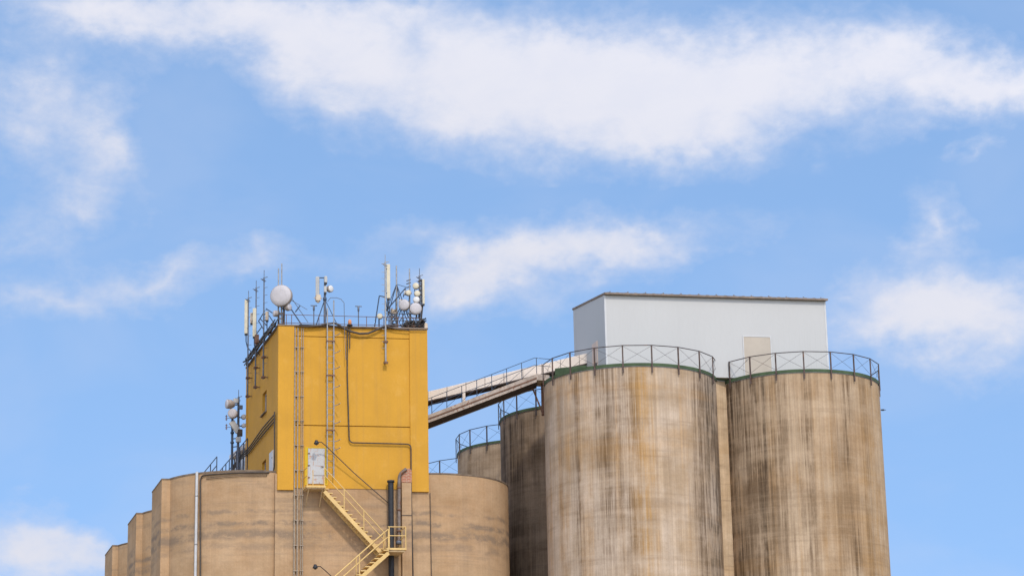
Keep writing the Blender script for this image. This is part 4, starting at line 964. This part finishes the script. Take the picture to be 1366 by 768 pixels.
# level landing at the silo
l_t, l_b = at_y(716, 498.5, YW), at_y(716, 507, YW); n_t, n_b = at_y(733, 500.5, YW), at_y(733, 507.5, YW)
slab(l_t, l_b, n_t, n_b, YW - .041, YW + 1.5).build('landing', m_walk, cv)
# rails
for hh in (.92, .5):
    m = MB(); m.tube([w_t + Vector((0, 0, hh)), x_t + Vector((-.1, 0, hh)), n_t + Vector((.1, 0, hh))], .018, 6); m.build('handrail', m_bluerail, cv)
for k in range(9):
    p = w_t.lerp(x_t, k / 8); m = MB(); m.rod(p - Vector((0, 0, .1)), p + Vector((0, 0, .93)), .02, 6); m.build('rail_post', m_bluerail, cv)
for k in range(8):
    p, q = w_t.lerp(x_t, k / 8), w_t.lerp(x_t, (k + 1) / 8); m = MB(); m.rod(p + Vector((0, 0, .05)), q + Vector((0, 0, .5)), .012, 5); m.build('rail_brace', m_bluerail, cv)
for f in (.39, .97):
    p = w_t.lerp(x_t, f); q = a_b.lerp(b_b, (p.x - a_b.x) / (b_b.x - a_b.x)); m = MB(); m.box(Vector((p.x, YC - .12, (p.z + q.z) / 2)), Vector((1, 0, 0)), Vector((0, 1, 0)), Vector((0, 0, 1)), .16, .1, abs(q.z - p.z) + .25); m.build('support_leg', m_casing, cv)
# bracket carrying the end on the silo
sx = at_y(722.5, 508, DA + .2); m = MB(); m.box(Vector((sx.x + .06, DA + .9, sx.z - .9)), Vector((1, 0, 0)), Vector((0, 1, 0)), Vector((0, 0, 1)), .2, .25, 1.8); m.rod(Vector((sx.x + .05, DA + .9, sx.z - 1.75)), Vector((sx.x - .5, DA + .9, sx.z - .25)), .05, 6); m.build('support_bracket', m_rust, cv)

# ================================================================== light
AZ, EL = 17.0, 46.0
sd_ = Vector((math.sin(R_(AZ)) * math.cos(R_(EL)), -math.cos(R_(AZ)) * math.cos(R_(EL)), math.sin(R_(EL))))
sl_d = bpy.data.lights.new('sun', 'SUN'); so = bpy.data.objects.new('sun', sl_d); col.objects.link(so)
so.rotation_euler = sd_.to_track_quat('Z', 'Y').to_euler(); so.location = (60, -60, 90)
sl_d.energy = 2.0; sl_d.angle = R_(3.5); sl_d.color = (1.0, .94, .85)

wd = bpy.data.worlds.new('World'); sc.world = wd; wd.use_nodes = True; T = NT(wd.node_tree)
bg = wd.node_tree.nodes['Background']
sky = T.n('ShaderNodeTexSky'); sky.sky_type = 'NISHITA'; sky.sun_disc = False
gen = T.n('ShaderNodeTexCoord').outputs['Generated']
lift = T.n('ShaderNodeVectorMath', operation='ADD'); T.l(gen, lift.inputs[0]); lift.inputs[1].default_value = (0, 0, .44)
nrm = T.n('ShaderNodeVectorMath', operation='NORMALIZE'); T.l(lift.outputs[0], nrm.inputs[0]); T.l(nrm.outputs[0], sky.inputs[0])   # clear air: the pale band of haze sits lower
sky.sun_elevation = R_(EL); sky.sun_rotation = math.atan2(sd_.x, sd_.y); sky.altitude = 300; sky.air_density = 1.0; sky.dust_density = .6; sky.ozone_density = 2.0
sp = T.n('ShaderNodeSeparateXYZ'); T.l(gen, sp.inputs[0])
azn = T.math('MULTIPLY', T.math('ARCTAN2', sp.outputs[0], sp.outputs[1]), 57.2958)
eln = T.math('MULTIPLY', T.math('ARCSINE', sp.outputs[2]), 57.2958)
def azel(px, py):
    d = ray(px, py).normalized(); return math.degrees(math.atan2(d.x, d.y)), math.degrees(math.asin(d.z))
cb3 = T.n('ShaderNodeCombineXYZ'); T.l(azn, cb3.inputs[0]); T.l(eln, cb3.inputs[1])
base = cb3.outputs[0]
def vadd(a, b_, op='ADD'):
    v = T.n('ShaderNodeVectorMath', operation=op); T.put(v.inputs[0], a); T.put(v.inputs[1], b_); return v.outputs[0]
w1 = T.noise(base, (.45, .6, 1), 3, .55, (3.1, 1.7, 0)).outputs[1]; w2 = T.noise(base, (1.6, 2.2, 1), 4, .6, (8, 2, 0)).outputs[1]
warp = vadd(base, vadd(vadd(w1, (.5, .5, .5), 'SUBTRACT'), (2.6, 1.6, 0), 'MULTIPLY'))
warp = vadd(warp, vadd(vadd(w2, (.5, .5, .5), 'SUBTRACT'), (1.0, .7, 0), 'MULTIPLY'))
blobs = [  # centre px, radii px, tilt deg, weight
    (150, 10, 190, 60, -4, .9), (330, 25, 200, 65, -8, 1.0), (470, 90, 150, 95, -10, 1.0), (640, 105, 230, 112, -4, 1.2), (820, 115, 260, 112, 0, 1.45), (1000, 115, 260, 115, 0, 1.3),
    (1170, 85, 170, 85, 6, 1.1), (890, 190, 210, 50, 0, .7), (620, 172, 150, 50, -10, .5), (1300, 120, 110, 55, -8, .75), (560, 20, 160, 50, 0, .7), (740, 60, 160, 80, 0, .5),
    (55, 130, 135, 80, -18, .62), (20, 190, 120, 60, 0, .5), (150, 190, 60, 100, -20, .6), (120, 265, 120, 60, 10, .62), (20, 320, 110, 40, 0, .45),
    (70, 392, 190, 50, 8, .75), (215, 365, 130, 42, 22, .66), (330, 350, 110, 36, 15, .55), (250, 330, 60, 22, 20, .3),
    (600, 390, 100, 50, 25, .7), (700, 345, 150, 60, 14, 1.0), (830, 320, 130, 45, 5, .75), (560, 320, 70, 30, 0, .45), (740, 400, 120, 35, 0, .3),
    (1242, 300, 62, 70, 0, .85), (1220, 400, 170, 75, 0, .8), (1320, 430, 150, 80, 0, .85), (1180, 440, 130, 50, 0, .6), (1310, 205, 50, 20, 10, .6), (1110, 385, 60, 30, 0, .4), (1000, 300, 150, 40, 0, .28),
    (20, 745, 130, 75, -20, 1.2), (130, 745, 95, 50, 0, .9), (1330, 490, 100, 40, 0, .4), (450, 350, 120, 40, 0, .3),
    (400, 55, 150, 90, -6, .6), (450, 150, 100, 50, -10, .35), (1310, 110, 140, 55, 0, .75), (1240, 65, 120, 50, 0, .5), (90, 12, 160, 45, 0, .6), (60, 95, 140, 60, -10, .22), (30, 150, 120, 80, 0, .2),
    (330, 330, 60, 30, 10, .2), (640, 365, 100, 50, 15, .45), (790, 345, 120, 50, 5, .4), (880, 325, 90, 40, 0, .3), (1250, 410, 160, 70, 0, .35), (60, 720, 130, 50, -15, .5),
    (230, 45, 220, 75, 0, .35), (1385, 115, 160, 60, 0, .8), (700, 120, 420, 140, 0, .3), (700, 350, 220, 80, 0, .28), (1250, 420, 200, 110, 0, .25), (90, 190, 180, 140, 0, .22)]
dens = None
for (px, py, rx, ry, tl, wt) in blobs:
    a, e = azel(px, py); k = 57.2958 / F * 1.38
    mp = T.n('ShaderNodeMapping', vector_type='TEXTURE'); T.l(warp, mp.inputs[0]); mp.inputs[1].default_value = (a, e, 0); mp.inputs[2].default_value = (0, 0, R_(tl)); mp.inputs[3].default_value = (rx * k, ry * k, 1)
    gd = T.n('ShaderNodeTexGradient', gradient_type='QUADRATIC_SPHERE'); T.l(mp.outputs[0], gd.inputs[0])
    dens = T.math('MULTIPLY', gd.outputs['Fac'], wt) if dens is None else T.math('MULTIPLY_ADD', gd.outputs['Fac'], wt, dens)
# scattered clouds over the rest of the sky
far = T.noise(gen, 2.2, 6, .6, (4, 0, 0)).outputs[0]
inview = T.math('MULTIPLY', T.ramp(T.math('ABSOLUTE', azn), 16, 26), 1.0)
hi = T.ramp(eln, 27, 36); outm = T.math('MAXIMUM', inview, hi)
dens = T.math('ADD', dens, T.math('MULTIPLY', T.math('MULTIPLY', T.ramp(far, .36, .6), outm), .95))
f1 = T.noise(base, (.75, 1.15, 1), 9, .60, (0, 5, 0), .3).outputs[0]; f2 = T.noise(base, (3.2, 4.6, 1), 6, .6, (6, 5, 0), .2).outputs[0]
d2 = T.math('ADD', T.math('ADD', dens, T.math('MULTIPLY', T.math('SUBTRACT', f1, .5), .95)), T.math('MULTIPLY', T.math('SUBTRACT', f2, .5), .30))
d2 = T.math('ADD', T.math('MULTIPLY', T.math('ADD', d2, .16), T.ramp(dens, .0, .16)), -.16)
veil = T.math('MULTIPLY', T.ramp(T.noise(base, (.16, .26, 1), 4, .55, (2, 9, 0), .4).outputs[0], .40, .68), .12)
cov = T.math('MULTIPLY', T.ramp(d2, -.16, 1.45), T.ramp(dens, .05, .9, .92, 1))
STR = .15; EXP = .2
shade = T.mix(T.ramp(d2, .35, 1.0), hexc(219, 222, 236), hexc(228, 228, 237))
shade = T.mix(T.math('MULTIPLY', T.ramp(f1, .35, .65, 1, 0), .25), shade, hexc(214, 218, 234))
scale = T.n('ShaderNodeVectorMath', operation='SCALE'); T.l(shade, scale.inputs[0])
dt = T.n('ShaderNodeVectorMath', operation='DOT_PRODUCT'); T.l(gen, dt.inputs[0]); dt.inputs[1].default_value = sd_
T.l(T.ramp(dt.outputs['Value'], -.55, .8, 1.0 / STR / 2 ** EXP, 2.7 / STR / 2 ** EXP), scale.inputs[3])   # clouds toward the sun, out of view, brightened to add fill light
tint = T.mix(1.0, sky.outputs[0], (1.92, 1.98, 1.88, 1), 'MULTIPLY')
cov = T.math('MAXIMUM', cov, veil)
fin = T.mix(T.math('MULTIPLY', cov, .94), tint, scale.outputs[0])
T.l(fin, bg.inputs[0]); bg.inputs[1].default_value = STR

vs_ = sc.view_settings; vs_.view_transform = 'Standard'; vs_.look = 'None'; vs_.exposure = EXP; vs_.gamma = 1
try: vs_.use_curve_mapping = False
except Exception: pass
